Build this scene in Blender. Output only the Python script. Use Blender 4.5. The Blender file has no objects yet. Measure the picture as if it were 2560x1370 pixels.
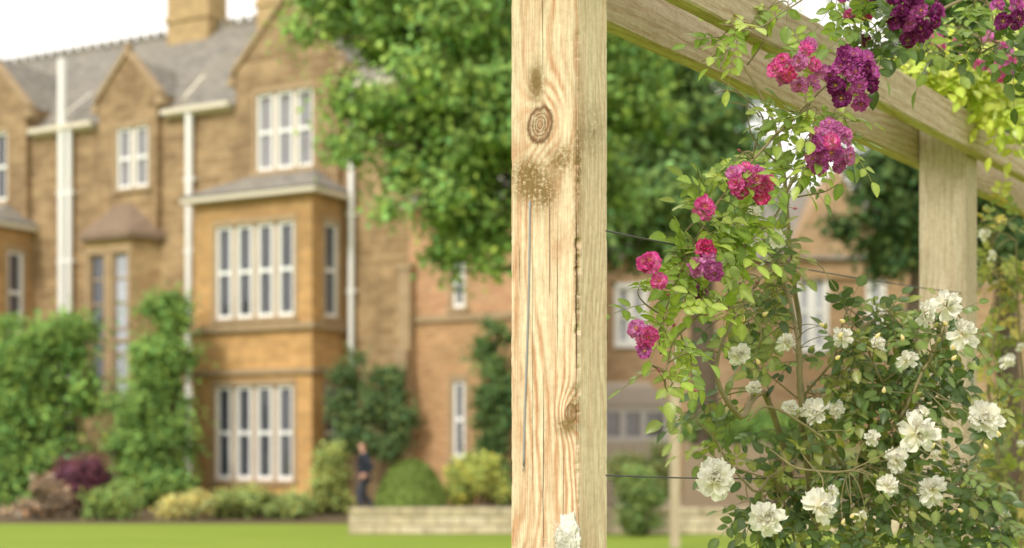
import bpy, math, random
import numpy as np
from mathutils import Vector, Quaternion, noise as mn
R=math.radians
sc=bpy.context.scene
COL=sc.collection
F=3556.0; CX=1280.0; HY=1120.0; CZ=1.55
def P(px,py,Y): return Vector(((px-CX)/F*Y, Y, CZ+(HY-py)/F*Y))
# ---------------------------------------------------------------- helpers
def tag(o,label=None,cat=None,group=None,kind=None):
    if label: o['label']=label
    if cat: o['category']=cat
    if group: o['group']=group
    if kind: o['kind']=kind
    return o
def empty(name,loc,rz=0,label=None,cat=None,group=None):
    o=bpy.data.objects.new(name,None); COL.objects.link(o)
    o.location=loc; o.rotation_euler=(0,0,rz); o.empty_display_size=.1
    return tag(o,label,cat,group)
def link(name,me,mat,parent=None):
    o=bpy.data.objects.new(name,me); COL.objects.link(o)
    if mat and not me.materials: me.materials.append(mat)
    if parent: o.parent=parent
    return o
class MB:
    def __init__(s): s.v=[]; s.f=[]; s.c=[]; s.col=(1,1,1)
    def add(s,vs,fs,cs=None):
        n=len(s.v); s.v.extend([tuple(x) for x in vs]); s.f.extend([tuple(i+n for i in f) for f in fs])
        s.c.extend(cs if cs else [s.col]*len(vs))
    def box(s,x0,x1,y0,y1,z0,z1):
        s.add([(x0,y0,z0),(x1,y0,z0),(x1,y1,z0),(x0,y1,z0),(x0,y0,z1),(x1,y0,z1),(x1,y1,z1),(x0,y1,z1)],
              [(0,3,2,1),(4,5,6,7),(0,1,5,4),(1,2,6,5),(2,3,7,6),(3,0,4,7)])
    def obox(s,p0,du,dn,u0,u1,d0,d1,z0,z1):
        def q(u,d,z): return (p0[0]+du[0]*u+dn[0]*d, p0[1]+du[1]*u+dn[1]*d, z)
        s.add([q(u0,d0,z0),q(u1,d0,z0),q(u1,d1,z0),q(u0,d1,z0),q(u0,d0,z1),q(u1,d0,z1),q(u1,d1,z1),q(u0,d1,z1)],
              [(0,3,2,1),(4,5,6,7),(0,1,5,4),(1,2,6,5),(2,3,7,6),(3,0,4,7)])
    def tube(s,pts,rad,n=6,cap=True):
        pts=[Vector(p) for p in pts]; m=len(pts)
        if not hasattr(rad,'__len__'): rad=[rad]*m
        vs=[];up=Vector((0.13,.31,.94)); 
        for i,p in enumerate(pts):
            t=(pts[min(i+1,m-1)]-pts[max(i-1,0)])
            if t.length<1e-9: t=Vector((0,0,1))
            t.normalize(); a=t.cross(up)
            if a.length<.05: a=t.cross(Vector((1,0,0)))
            a.normalize(); b=t.cross(a)
            for k in range(n):
                an=2*math.pi*k/n; vs.append(p+(a*math.cos(an)+b*math.sin(an))*rad[i])
        fs=[(i*n+k,i*n+(k+1)%n,(i+1)*n+(k+1)%n,(i+1)*n+k) for i in range(m-1) for k in range(n)]
        if cap: fs.append(tuple(range(n-1,-1,-1))); fs.append(tuple((m-1)*n+k for k in range(n)))
        s.add(vs,fs)
    def mesh(s,name,smooth=False,color=False):
        me=bpy.data.meshes.new(name); me.from_pydata(s.v,[],s.f)
        if color:
            at=me.color_attributes.new('Col','FLOAT_COLOR','POINT')
            arr=np.ones((len(s.v),4),np.float32); arr[:,:3]=np.array(s.c,np.float32); at.data.foreach_set('color',arr.ravel())
        if smooth: me.polygons.foreach_set('use_smooth',[True]*len(me.polygons))
        me.update(); return me
    def build(s,name,mat,parent=None,smooth=False,color=False):
        return link(name,s.mesh(name,smooth,color),mat,parent)
# ---------------------------------------------------------------- materials
class NT:
    def __init__(s,name):
        s.m=bpy.data.materials.new(name); s.m.use_nodes=True; s.t=s.m.node_tree; s.t.nodes.clear()
        s.out=s.n('ShaderNodeOutputMaterial')
    def n(s,t,**k):
        x=s.t.nodes.new(t)
        for a,b in k.items(): setattr(x,a,b)
        return x
    def l(s,a,b): s.t.links.new(a,b)
    def set(s,sock,v):
        if isinstance(v,(int,float)): sock.default_value=v
        elif isinstance(v,tuple):
            sock.default_value=v if len(v)==len(sock.default_value) else v+(1,)
        else: s.l(v,sock)
    def math(s,op,a,b=0,c=0,clamp=False):
        x=s.n('ShaderNodeMath',operation=op,use_clamp=clamp); s.set(x.inputs[0],a); s.set(x.inputs[1],b); s.set(x.inputs[2],c); return x.outputs[0]
    def mix(s,f,a,b,bt='MIX'):
        x=s.n('ShaderNodeMix',data_type='RGBA',blend_type=bt); s.set(x.inputs[0],f); s.set(x.inputs[6],a); s.set(x.inputs[7],b); return x.outputs[2]
    def noise(s,vec,scale,detail=3,rough=.55,dist=0):
        x=s.n('ShaderNodeTexNoise'); s.set(x.inputs['Scale'],scale); x.inputs['Detail'].default_value=detail
        x.inputs['Roughness'].default_value=rough; x.inputs['Distortion'].default_value=dist
        if vec is not None: s.l(vec,x.inputs['Vector'])
        return x.outputs[0]
    def obj(s): return s.n('ShaderNodeTexCoord').outputs['Object']
    def xyz(s,v):
        x=s.n('ShaderNodeSeparateXYZ'); s.l(v,x.inputs[0]); return x.outputs
    def vec(s,a,b,c):
        x=s.n('ShaderNodeCombineXYZ'); s.set(x.inputs[0],a); s.set(x.inputs[1],b); s.set(x.inputs[2],c); return x.outputs[0]
    def ramp(s,f,a,b):
        x=s.n('ShaderNodeMapRange',interpolation_type='SMOOTHSTEP'); s.set(x.inputs[0],f); x.inputs[1].default_value=a; x.inputs[2].default_value=b; return x.outputs[0]
    def pbr(s,col,rough=.7,bump=None,bs=.3,bd=.01,spec=.4):
        b=s.n('ShaderNodeBsdfPrincipled'); s.set(b.inputs['Base Color'],col); s.set(b.inputs['Roughness'],rough); b.inputs['Specular IOR Level'].default_value=spec
        if bump is not None:
            u=s.n('ShaderNodeBump'); u.inputs['Strength'].default_value=bs; u.inputs['Distance'].default_value=bd; s.l(bump,u.inputs['Height']); s.l(u.outputs[0],b.inputs['Normal'])
        s.l(b.outputs[0],s.out.inputs[0]); return b
def simple(name,col,rough=.6,var=.15,scale=8,spec=.4):
    t=NT(name); o=t.obj(); n=t.noise(o,scale,4)
    c=t.mix(n,tuple(x*(1-var) for x in col),tuple(min(1,x*(1+var)) for x in col)); t.pbr(c,rough,n,.2,.01,spec); return t.m
def stone(name,c1,c2,c3,mortar,bw=.5,bh=.22,grad=None,mot=.45):
    t=NT(name); o=t.obj(); x,y,z=t.xyz(o)[0:3]
    v=t.vec(t.math('ADD',x,y),z,0.0)
    b=t.n('ShaderNodeTexBrick'); b.inputs['Scale'].default_value=1; b.inputs['Brick Width'].default_value=bw; b.inputs['Row Height'].default_value=bh
    b.inputs['Mortar Size'].default_value=.018; b.inputs['Mortar Smooth'].default_value=.3; b.inputs['Bias'].default_value=0
    t.l(v,b.inputs['Vector']); t.set(b.inputs['Color1'],c1); t.set(b.inputs['Color2'],c2); t.set(b.inputs['Mortar'],mortar)
    n1=t.noise(o,.8,5,.65); n2=t.noise(t.vec(t.math('ADD',x,y),t.math('MULTIPLY',z,2.2),0.0),2.2,5,.7)
    c=t.mix(t.math('MULTIPLY',t.ramp(n1,.42,.62),.7),b.outputs[0],c3)
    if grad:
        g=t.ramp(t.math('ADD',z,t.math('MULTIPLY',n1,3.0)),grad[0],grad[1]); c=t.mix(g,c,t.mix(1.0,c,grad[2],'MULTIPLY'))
    c=t.mix(mot,c,t.mix(t.ramp(n2,.3,.7),(.60,.58,.56),(1.32,1.32,1.32)),'MULTIPLY')
    t.pbr(c,.9,t.math('ADD',t.math('MULTIPLY',b.outputs[1],-1.0),n2),.5,.03,.2); return t.m
M={}
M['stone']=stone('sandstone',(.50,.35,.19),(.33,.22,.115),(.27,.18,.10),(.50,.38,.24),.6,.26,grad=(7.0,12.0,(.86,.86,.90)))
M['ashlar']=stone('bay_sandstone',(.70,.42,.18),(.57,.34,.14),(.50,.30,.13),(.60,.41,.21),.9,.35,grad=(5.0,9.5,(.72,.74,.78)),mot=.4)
M['trim']=simple('dressed_stone',(.40,.29,.175),.9,.3,3)
M['brick']=stone('red_brick',(.54,.27,.15),(.58,.35,.20),(.46,.29,.16),(.55,.38,.26),.34,.14)
M['wallstone']=stone('rubble_stone',(.62,.52,.35),(.74,.64,.47),(.42,.35,.25),(.34,.28,.2),.45,.16)
M['slate']=stone('slate',(.30,.28,.25),(.22,.205,.185),(.28,.255,.21),(.14,.13,.12),.3,.2)
M['white']=simple('white_paint',(.90,.90,.89),.4,.03,5)
M['cream']=simple('cream_paint',(.72,.66,.54),.5,.08,5)
def glassm(name,c):
    t=NT(name); n=t.noise(t.obj(),1.3,2); t.pbr(t.mix(n,c,tuple(x*2.2 for x in c)),.08,None,spec=.9); return t.m
M['glass']=glassm('window_glass',(.05,.052,.065))
M['curtain']=glassm('curtained_glass',(.16,.155,.17))
M['paleglass']=glassm('pale_window_glass',(.26,.27,.31))
M['soil']=simple('soil',(.12,.085,.045),.95,.4,3)
M['gravel']=simple('gravel',(.42,.34,.24),.95,.2,6)
def leafm(name,trans=.4,rough=.45,spec=.4):
    t=NT(name); a=t.n('ShaderNodeAttribute',attribute_name='Col'); 
    if trans<=0:
        b=t.n('ShaderNodeBsdfDiffuse'); t.l(a.outputs[0],b.inputs[0]); t.l(b.outputs[0],t.out.inputs[0]); return t.m
    b=t.n('ShaderNodeBsdfPrincipled'); t.l(a.outputs[0],b.inputs['Base Color']); b.inputs['Roughness'].default_value=rough; b.inputs['Specular IOR Level'].default_value=spec
    tr=t.n('ShaderNodeBsdfTranslucent'); t.l(t.mix(1.0,a.outputs[0],(1.5,1.45,.8),'MULTIPLY'),tr.inputs[0])
    m=t.n('ShaderNodeMixShader'); m.inputs[0].default_value=trans; t.l(b.outputs[0],m.inputs[1]); t.l(tr.outputs[0],m.inputs[2]); t.l(m.outputs[0],t.out.inputs[0]); return t.m
M['leaf']=leafm('leaf',0); M['roseleaf']=leafm('rose_leaf',.36,.36,.5)
def petalm():
    t=NT('petal'); a=t.n('ShaderNodeAttribute',attribute_name='Col')
    b=t.n('ShaderNodeBsdfDiffuse'); t.l(a.outputs[0],b.inputs[0])
    tr=t.n('ShaderNodeBsdfTranslucent'); t.l(a.outputs[0],tr.inputs[0]); m=t.n('ShaderNodeMixShader'); m.inputs[0].default_value=.42
    t.l(b.outputs[0],m.inputs[1]); t.l(tr.outputs[0],m.inputs[2]); t.l(m.outputs[0],t.out.inputs[0]); return t.m
M['petal']=petalm()
M['stamen']=simple('stamen',(.85,.55,.08),.7,.2,200)
M['cane']=simple('rose_cane',(.24,.20,.10),.7,.45,30)
M['bark']=simple('bark',(.13,.10,.07),.95,.4,6)
M['wire']=simple('steel_wire',(.07,.07,.08),.5,.2,50,.5)
M['cable']=simple('grey_cable',(.30,.30,.31),.5,.15,60)
# timber --------------------------------------------------------
def timber(name,axis,base,late,knots,stains=(),cracks=(),K=55,A=3.0,zf=.9,dirt=.25,green=0,bandp=2.2,side=None):
    t=NT(name); o=t.obj(); X,Y,Z=t.xyz(o)[0:3]
    if axis=='z': c=t.math('ADD',X,t.math('MULTIPLY',Y,.8)); z=Z
    else: c=t.math('ADD',Z,t.math('MULTIPLY',X,.8)); z=Y
    big=t.noise(t.vec(t.math('MULTIPLY',c,5.0),t.math('MULTIPLY',z,zf),0.3),1.0,2,.5)
    fld=t.math('ADD',t.math('MULTIPLY',c,float(K)),t.math('MULTIPLY',big,A*3))
    wob=t.noise(t.vec(t.math('MULTIPLY',c,40.0),t.math('MULTIPLY',z,9.0),0.0),1.0,4,.65)
    fld=t.math('ADD',fld,t.math('MULTIPLY',wob,1.25))
    core=None
    for (kc,kz,ra,rb,C) in knots:
        dx=t.math('DIVIDE',t.math('SUBTRACT',c,kc),ra); dz=t.math('DIVIDE',t.math('SUBTRACT',z,kz),rb)
        d2=t.math('ADD',t.math('MULTIPLY',dx,dx),t.math('MULTIPLY',dz,dz))
        e=t.math('EXPONENT',t.math('MULTIPLY',d2,-.22)); fld=t.math('ADD',fld,t.math('MULTIPLY',e,C))
        kn=t.noise(o,110,4,.7)
        d=t.math('ADD',t.math('SQRT',d2),t.math('ADD',t.math('MULTIPLY',t.math('SUBTRACT',wob,.5),.6),t.math('MULTIPLY',t.math('SUBTRACT',kn,.5),.30)))
        rim=t.math('SUBTRACT',1.0,t.ramp(t.math('ABSOLUTE',t.math('SUBTRACT',d,1.0)),.0,.26))
        ins=t.math('SUBTRACT',1.0,t.ramp(d,.85,1.1))
        rg=t.ramp(t.math('SINE',t.math('MULTIPLY',d,30.0)),-.2,.9)
        km=t.math('MAXIMUM',t.math('MULTIPLY',rim,.95),t.math('MULTIPLY',ins,t.math('ADD',t.math('MULTIPLY',kn,.85),t.math('MULTIPLY',rg,.40))))
        core=km if core is None else t.math('MAXIMUM',core,km)
    s=t.math('SINE',t.math('MULTIPLY',fld,6.2832))
    band=t.math('POWER',t.math('ADD',.5,t.math('MULTIPLY',s,.5)),bandp)
    band=t.math('MULTIPLY',band,t.ramp(t.noise(t.vec(t.math('MULTIPLY',c,22.0),t.math('MULTIPLY',z,2.4),4.0),1.0,2),.28,.58))
    if side:
        sm=t.math('SUBTRACT',1.0,t.math('MULTIPLY',t.math('GREATER_THAN',Y,side),.65)); band=t.math('MULTIPLY',band,sm)
    col=t.mix(band,base,late)
    warm=t.noise(t.vec(t.math('MULTIPLY',c,26.0),t.math('MULTIPLY',z,1.6),9.0),1.0,3,.6)
    col=t.mix(t.math('MULTIPLY',t.ramp(warm,.48,.68),.75),col,tuple((b*1.0+l*1.4)/2.4 for b,l in zip(base,late)))
    fine=t.noise(t.vec(t.math('MULTIPLY',c,380.0),t.math('MULTIPLY',z,12.0),1.0),1.0,4,.65)
    col=t.mix(.85,col,t.mix(t.ramp(fine,.3,.72),(.68,.63,.57),(1.08,1.08,1.08)),'MULTIPLY')
    blot=t.noise(o,9,5,.65); col=t.mix(t.math('MULTIPLY',t.ramp(blot,.5,.75),dirt),col,(.34,.26,.14))
    grit=t.noise(o,60,5,.75); col=t.mix(.5,col,t.mix(t.ramp(grit,.32,.6),(.74,.71,.66),(1.05,1.05,1.05)),'MULTIPLY')
    if green: col=t.mix(t.math('MULTIPLY',t.ramp(t.noise(o,4,4,.6),.45,.7),green),col,(.36,.35,.20))
    if core is not None: col=t.mix(t.math('MINIMUM',core,.95),col,(.15,.07,.03))
    rough_n=t.noise(o,130,5,.75)
    for (kc,kz,ra,rb,stn) in stains:
        dx=t.math('DIVIDE',t.math('SUBTRACT',c,kc),ra); dz=t.math('DIVIDE',t.math('SUBTRACT',z,kz),rb)
        d2=t.math('ADD',t.math('MULTIPLY',dx,dx),t.math('MULTIPLY',dz,dz))
        e=t.math('MULTIPLY',t.math('EXPONENT',t.math('MULTIPLY',d2,-1.0)),t.ramp(t.math('ADD',t.math('MULTIPLY',blot,.4),t.math('MULTIPLY',rough_n,.6)),.38,.56))
        col=t.mix(t.math('MINIMUM',t.math('MULTIPLY',e,stn*1.25),.9),col,(.20,.13,.045))
    hgt=t.math('ADD',t.math('MULTIPLY',band,-.6),t.math('ADD',t.math('MULTIPLY',fine,.9),t.math('MULTIPLY',grit,.8)))
    for (kc,z0,z1,w,wv) in cracks:
        wn=t.noise(t.vec(kc*37.0,t.math('MULTIPLY',z,9.0),0.0),1.0,5,.65)
        off=t.math('SUBTRACT',t.math('SUBTRACT',c,kc),t.math('MULTIPLY',t.math('SUBTRACT',wn,.5),wv))
        mid=(z0+z1)/2; hl=abs(z1-z0)/2
        along=t.math('SUBTRACT',1.0,t.math('POWER',t.math('DIVIDE',t.math('ABSOLUTE',t.math('SUBTRACT',z,mid)),hl),3.0),clamp=True)
        wid=t.math('MULTIPLY',along,w)
        m=t.math('LESS_THAN',t.math('ABSOLUTE',off),wid)
        col=t.mix(t.math('MULTIPLY',m,.85),col,(.07,.04,.02)); hgt=t.math('SUBTRACT',hgt,t.math('MULTIPLY',m,2.5))
    t.pbr(col,.8,hgt,.6,.0016,.2); return t.m
base=(.86,.73,.54); late=(.60,.33,.19)
def zy(py,Y=2.62): return CZ+(HY-py)/F*Y
M['post']=timber('rough_sawn_post','z',base,late,
  [(.066,zy(312),.027,.032,-3.6),(.134,zy(1035),.012,.017,2.6),(.058,zy(205),.007,.010,1.5)],
  [(.058,zy(205),.016,.035,1.1),(.045,zy(450),.045,.035,1.15),(.075,zy(490),.03,.03,1.0),(.115,zy(405),.03,.025,.95),(.148,zy(680),.006,.10,1.0),(.152,zy(420),.012,.09,.8),(.19,zy(330),.03,.05,.5),(.125,zy(1065),.025,.015,1.0),(.142,zy(1000),.012,.03,1.0),(.03,zy(420),.03,.02,.9)],
  [(.088,zy(760),zy(480),.0010,.006),(.072,zy(190),zy(-150),.0009,.005),(.105,zy(900),zy(560),.0009,.008),(.074,zy(1400),zy(930),.0011,.008),(.1475,zy(950),zy(540),.0018,.012),(.146,zy(1370),zy(60),.0007,.004),(.02,zy(720),zy(600),.0006,.004),(.118,zy(1330),zy(1110),.0008,.005),(.05,zy(1250),zy(560),.0006,.006)],K=42,A=4.2,zf=1.35,bandp=1.4,dirt=.15,side=.004)
M['farpost']=timber('weathered_post','z',(.58,.50,.385),(.48,.38,.27),[(.07,1.9,.012,.02,2)],(),(),K=50,A=2,green=.12)
M['beam']=timber('pergola_timber','y',(.60,.51,.38),(.46,.34,.22),[(.09,.9,.012,.02,2.5),(.05,1.75,.010,.018,2.5),(.11,2.7,.012,.02,2)],[(.06,2.2,.05,.15,.6)],[(.07,1.6,.9,.0006,.006)],K=45,A=2.2,zf=.8,dirt=.3,green=.12)
# ---------------------------------------------------------------- world, sun, camera
w=bpy.data.worlds.new('World'); sc.world=w; w.use_nodes=True; nt=w.node_tree; nt.nodes.clear()
out=nt.nodes.new('ShaderNodeOutputWorld'); bg=nt.nodes.new('ShaderNodeBackground'); bg.inputs[1].default_value=.14
sky=nt.nodes.new('ShaderNodeTexSky'); sky.sky_type='NISHITA'; sky.sun_disc=False
SE,SA=R(42),R(215)
sky.sun_elevation=SE; sky.sun_rotation=SA
tc=nt.nodes.new('ShaderNodeTexCoord'); cn=nt.nodes.new('ShaderNodeTexNoise'); cn.inputs['Scale'].default_value=2.5; cn.inputs['Detail'].default_value=5
nt.links.new(tc.outputs['Generated'],cn.inputs['Vector'])
mr=nt.nodes.new('ShaderNodeMapRange'); mr.inputs[1].default_value=.3; mr.inputs[2].default_value=.6; mr.inputs[3].default_value=.8; mr.inputs[4].default_value=1
nt.links.new(cn.outputs[0],mr.inputs[0])
mx=nt.nodes.new('ShaderNodeMix'); mx.data_type='RGBA'; mx.inputs[7].default_value=(10.6,10.1,9.4,1)
nt.links.new(mr.outputs[0],mx.inputs[0]); nt.links.new(sky.outputs[0],mx.inputs[6]); nt.links.new(mx.outputs[2],bg.inputs[0]); nt.links.new(bg.outputs[0],out.inputs[0])
ld=bpy.data.lights.new('sun','SUN'); ld.energy=2.5; ld.angle=R(10); ld.color=(1,.94,.83)
lo=bpy.data.objects.new('sun',ld); COL.objects.link(lo)
sd=Vector((math.sin(SA)*math.cos(SE),math.cos(SA)*math.cos(SE),math.sin(SE)))
lo.rotation_euler=sd.to_track_quat('Z','Y').to_euler(); lo.location=(-5,-5,10)
cd=bpy.data.cameras.new('camera'); cam=bpy.data.objects.new('camera',cd); COL.objects.link(cam); sc.camera=cam
cam.location=(0,0,CZ); cam.rotation_euler=(R(90),0,0); cd.sensor_width=36; cd.lens=F/2560*36; cd.shift_y=(HY-685)/2560; cd.clip_end=1500; cd.clip_start=.05
cd.dof.use_dof=True; cd.dof.focus_distance=2.82; cd.dof.aperture_fstop=2.9; cd.dof.aperture_blades=0
sc.view_settings.view_transform='Standard'; sc.view_settings.look='None'
# ---------------------------------------------------------------- ground
t=NT('lawn_grass'); o=t.obj(); n1=t.noise(o,.35,4); n2=t.noise(o,14,5,.7)
cc=t.mix(n1,(.20,.29,.035),(.28,.36,.05)); cc=t.mix(.7,cc,t.mix(n2,(.6,.6,.6),(1.3,1.3,1.3)),'MULTIPLY'); t.pbr(cc,.9,n2,.6,.05,.2); M['lawn']=t.m
mb=MB(); mb.add([(-600,-200,0),(600,-200,0),(600,900,0),(-600,900,0)],[(0,1,2,3)]); tag(mb.build('lawn',M['lawn']),kind='structure')
mb=MB(); mb.add([(-30,29.3,.004),(-3.2,29.0,.004),(-3.0,34,.004),(-30,50,.004)],[(0,1,2,3)]); tag(mb.build('planting_bed',M['soil']),kind='structure')
mb=MB(); mb.add([(-2.9,26.1,.008),(14,26.1,.008),(14,45,.008),(-2.9,45,.008)],[(0,1,2,3)]); tag(mb.build('path',M['gravel']),kind='structure')
# ---------------------------------------------------------------- house
HR=R(28); hc,hs=math.cos(HR),math.sin(HR); HX,HYY=-5.06,36.0
def wa(px,b):
    r=(px-CX)/F; return (r*(HYY+b*hc)-(HX+b*hs))/(hc+r*hs)
def wall(mb,p0,du,dn,L,z0,z1,holes=(),rev=.24):
    us=sorted({0,L,*[h[0] for h in holes],*[h[1] for h in holes]}); zs=sorted({z0,z1,*[h[2] for h in holes],*[h[3] for h in holes]})
    def q(u,d,z): return (p0[0]+du[0]*u+dn[0]*d,p0[1]+du[1]*u+dn[1]*d,z)
    for i in range(len(us)-1):
        for j in range(len(zs)-1):
            um=(us[i]+us[i+1])/2; zm=(zs[j]+zs[j+1])/2
            if any(h[0]<um<h[1] and h[2]<zm<h[3] for h in holes): continue
            mb.add([q(us[i],0,zs[j]),q(us[i+1],0,zs[j]),q(us[i+1],0,zs[j+1]),q(us[i],0,zs[j+1])],[(0,1,2,3)])
    for h in holes:
        a,b,c,d=h[:4]; c1=[(a,c),(b,c),(b,d),(a,d)]
        for k in range(4):
            (ua,za),(ub,zb)=c1[k],c1[(k+1)%4]
            mb.add([q(ua,0,za),q(ub,0,zb),q(ub,rev,zb),q(ua,rev,za)],[(0,1,2,3)])
def window(par,p0,du,dn,h,nl,glass='glass',mull=.15,trim='trim',top=.5,name='window',fm='white',s=.085,bars=0):
    u0,u1,z0,z1=h[:4]; W=(u1-u0-mull*(nl-1))/nl
    m=MB()
    for k in range(1,nl):
        a=u0+k*W+(k-1)*mull; m.obox(p0,du,dn,a+.002,a+mull-.002,.05,.235,z0,z1)
    m.obox(p0,du,dn,u0-.10,u1+.10,-.03,.02,z1,z1+.16)
    m.obox(p0,du,dn,u0-.12,u0-.002,-.02,.02,z0,z1); m.obox(p0,du,dn,u1+.002,u1+.12,-.02,.02,z0,z1)
    root=m.build(name,M[trim],par)
    for k in range(nl):
        a=u0+k*(W+mull); b=a+W; fr=MB()
        fr.obox(p0,du,dn,a,a+s,.035,.15,z0,z1); fr.obox(p0,du,dn,b-s,b,.035,.15,z0,z1)
        fr.obox(p0,du,dn,a+s,b-s,.035,.15,z0,z0+.11); fr.obox(p0,du,dn,a+s,b-s,.035,.15,z1-s,z1)
        zm=z0+(z1-z0)*top; fr.obox(p0,du,dn,a+s,b-s,.04,.14,zm-.05,zm+.05)
        for j in range(1,bars): 
            zz=z0+(z1-z0)*j/bars
            if abs(zz-zm)>.1: fr.obox(p0,du,dn,a+s,b-s,.07,.12,zz-.03,zz+.03)
        fr.build('frame',M[fm],root)
        pn=MB(); pn.obox(p0,du,dn,a+s-.01,b-s+.01,.10,.11,z0+.05,z1-.05); pn.build('pane',M[glass],root)
    sl=MB(); sl.obox(p0,du,dn,u0-.14,u1+.14,-.09,.033,z0-.12,z0-.002); sl.build('sill',M['white' if trim=='white' else 'trim'],root)
    return root
FU,FN=(1,0),(0,1)
house=empty('manor_house',(HX,HYY,0),-HR,'long gabled sandstone manor house with slate roof, white sash windows and two-storey bay','house')
EZ=11.0; RB,RZ=5.5,14.6; AL,AR=-24.0,2.3
mb=MB(); wall(mb,(AL,1.5),FU,FN,AR-AL,0,EZ); wall(mb,(AL,9.5),FU,FN,AR-AL,0,EZ)
for a in (AL,AR): mb.add([(a,1.5,0),(a,9.5,0),(a,9.5,EZ),(a,RB,RZ-.05),(a,1.5,EZ)],[(0,1,2,3,4)])
mb.build('wall',M['stone'],house)
mb=MB(); sl=(RZ-EZ)/(RB-1.5)
def roofz(b): return EZ+.05+(b-1.5)*sl
mb.add([(AL,1.37,roofz(1.37)),(AR+.15,1.37,roofz(1.37)),(AR+.15,RB,roofz(RB)),(AL,RB,roofz(RB)),(AL,9.65,roofz(1.37)),(AR+.15,9.65,roofz(1.37))],[(0,1,2,3),(3,2,5,4)])
roof=mb.build('roof',M['slate'],house)
mb=MB(); a=AL
while a<AR:
    mb.box(a,a+.41,RB-.09,RB+.09,RZ-.03,RZ+.12); mb.box(a+.10,a+.32,RB-.05,RB+.05,RZ+.12,RZ+.26); a+=.42
mb.build('ridge_cresting',M['slate'],roof)
def chimney(a0,a1,b0,b1,z1):
    mb=MB(); mb.box(a0,a1,b0,b1,13.2,z1); mb.box(a0-.06,a1+.06,b0-.06,b1+.06,14.9,15.05); mb.box(a0-.12,a1+.12,b0-.12,b1+.12,z1,z1+.25)
    for k in range(3):
        x=a0+(a1-a0)*(k+.5)/3; mb.tube([(x,(b0+b1)/2,z1+.25),(x,(b0+b1)/2,z1+.9)],[.16,.13],10)
    mb.build('chimney',M['chim'],roof)
M['chim']=stone('chimney_stone',(.54,.39,.21),(.46,.33,.17),(.42,.30,.16),(.5,.38,.22),.6,.25)
chimney(wa(418,5.0),wa(520,5.0),5.0,5.9,18.4); chimney(wa(642,5.0),wa(712,5.0),5.0,5.9,17.0)
def gable(a0,a1,zb,ze,za,b=1.3,hole=None,nl=2,gl='glass'):
    ac=(a0+a1)/2; mb=MB(); holes=[(hole[0]-a0,hole[1]-a0,hole[2],hole[3])] if hole else []
    wall(mb,(a0,b),FU,FN,a1-a0,zb,ze,holes,.17)
    mb.add([(a0,b,ze),(a1,b,ze),(ac,b,za)],[(0,1,2)])
    for a in (a0,a1): mb.add([(a,b,zb),(a,b+2.2,zb),(a,b+2.2,ze),(a,b,ze)],[(0,1,2,3)])
    g=mb.build('gable',M['stone'],house)
    cp=MB()
    for sgn,ae in ((-1,a0),(1,a1)):
        e=ae+sgn*.12; z_=ze-.12; th=.16
        cp.add([(e,b-.08,z_),(e,b+.22,z_),(ac,b+.22,za+.02),(ac,b-.08,za+.02),(e,b-.08,z_+th),(e,b+.22,z_+th),(ac,b+.22,za+.02+th),(ac,b-.08,za+.02+th)],
               [(0,1,2,3),(4,7,6,5),(0,3,7,4),(1,5,6,2),(0,4,5,1),(2,6,7,3)])
        cp.box(min(ae,ae+sgn*.22),max(ae,ae+sgn*.22),b-.07,b+.21,ze-.38,ze-.13)
    cp.box(ac-.08,ac+.08,b-.05,b+.15,za+.17,za+.32)
    cp.build('coping',M['trim'],g)
    rf=MB(); rb=1.5+(za-EZ)/sl+.2
    rf.add([(a0-.02,b+.2,ze-.02),(ac,b+.2,za),(ac,rb,za),(a0-.02,rb,ze-.02),(a1+.02,b+.2,ze-.02),(a1+.02,rb,ze-.02)],[(0,1,2,3),(1,4,5,2)])
    rf.build('dormer_roof',M['slate'],g)
    if hole: window(house,(a0,b),FU,FN,(hole[0]-a0,hole[1]-a0,hole[2],hole[3]),nl,gl,.10)
def bay(o,gl='glass'):
    W=3.84; up=(-3.1+W,-.565+W,4.92,7.36); lo_=(-3.12+W,-.6+W,.72,3.16); so=(.55,1.15)
    mb=MB(); wall(mb,(o-W,0),FU,FN,W,0,8.0,[up,lo_])
    sideh=[(so[0],so[1],4.92,7.36),(so[0],so[1],.72,3.16)]
    wall(mb,(o,0),(0,1),(-1,0),1.5,0,8.0,sideh); wall(mb,(o-W,0),(0,1),(1,0),1.5,0,8.0)
    by=mb.build('bay',M['ashlar'],house)
    for (z0,z1,pr) in ((3.45,3.60,.09),(4.58,4.76,.12),(0,.32,.06)):
        st=MB(); st.box(o-W-pr,o+pr,-pr,0-.003,z0,z1); st.box(o+.003,o+pr,-.003,1.498,z0,z1); st.box(o-W-pr,o-W-.003,-.003,1.498,z0,z1)
        st.build('string_course' if z0 else 'plinth',M['trim'],by)
    gt=MB(); pr=.26
    gt.box(o-W-pr,o+pr,-pr,-.003,8.02,8.15); gt.box(o+.003,o+pr,0,1.498,8.02,8.15); gt.box(o-W-pr,o-W-.003,0,1.498,8.02,8.15)
    gt.build('gutter',M['cream'],by)
    r=MB(); e=.3
    r.add([(o-W-e,-e,8.165),(o+e,-e,8.165),(o+e,1.49,8.165),(o-W-e,1.49,8.165),(o-W+.95,1.49,9.0),(o-.95,1.49,9.0)],[(0,1,5,4),(1,2,5),(3,0,4)])
    r.build('bay_roof',M['slate'],by)
    window(house,(o-W,0),FU,FN,up,4,gl); window(house,(o-W,0),FU,FN,lo_,4,'glass')
    for h in sideh: window(house,(o,0),(0,1),(-1,0),h,1,'glass')
bay(0); bay(-11.35)
gable(-3.5,-.12,8.3,11.8,13.55,hole=(-2.78,-.92,9.0,11.1),nl=3,gl='curtain')
gable(-14.85,-11.4,8.3,11.8,13.55,hole=(-14.1,-12.2,9.0,11.1),nl=3)
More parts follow.
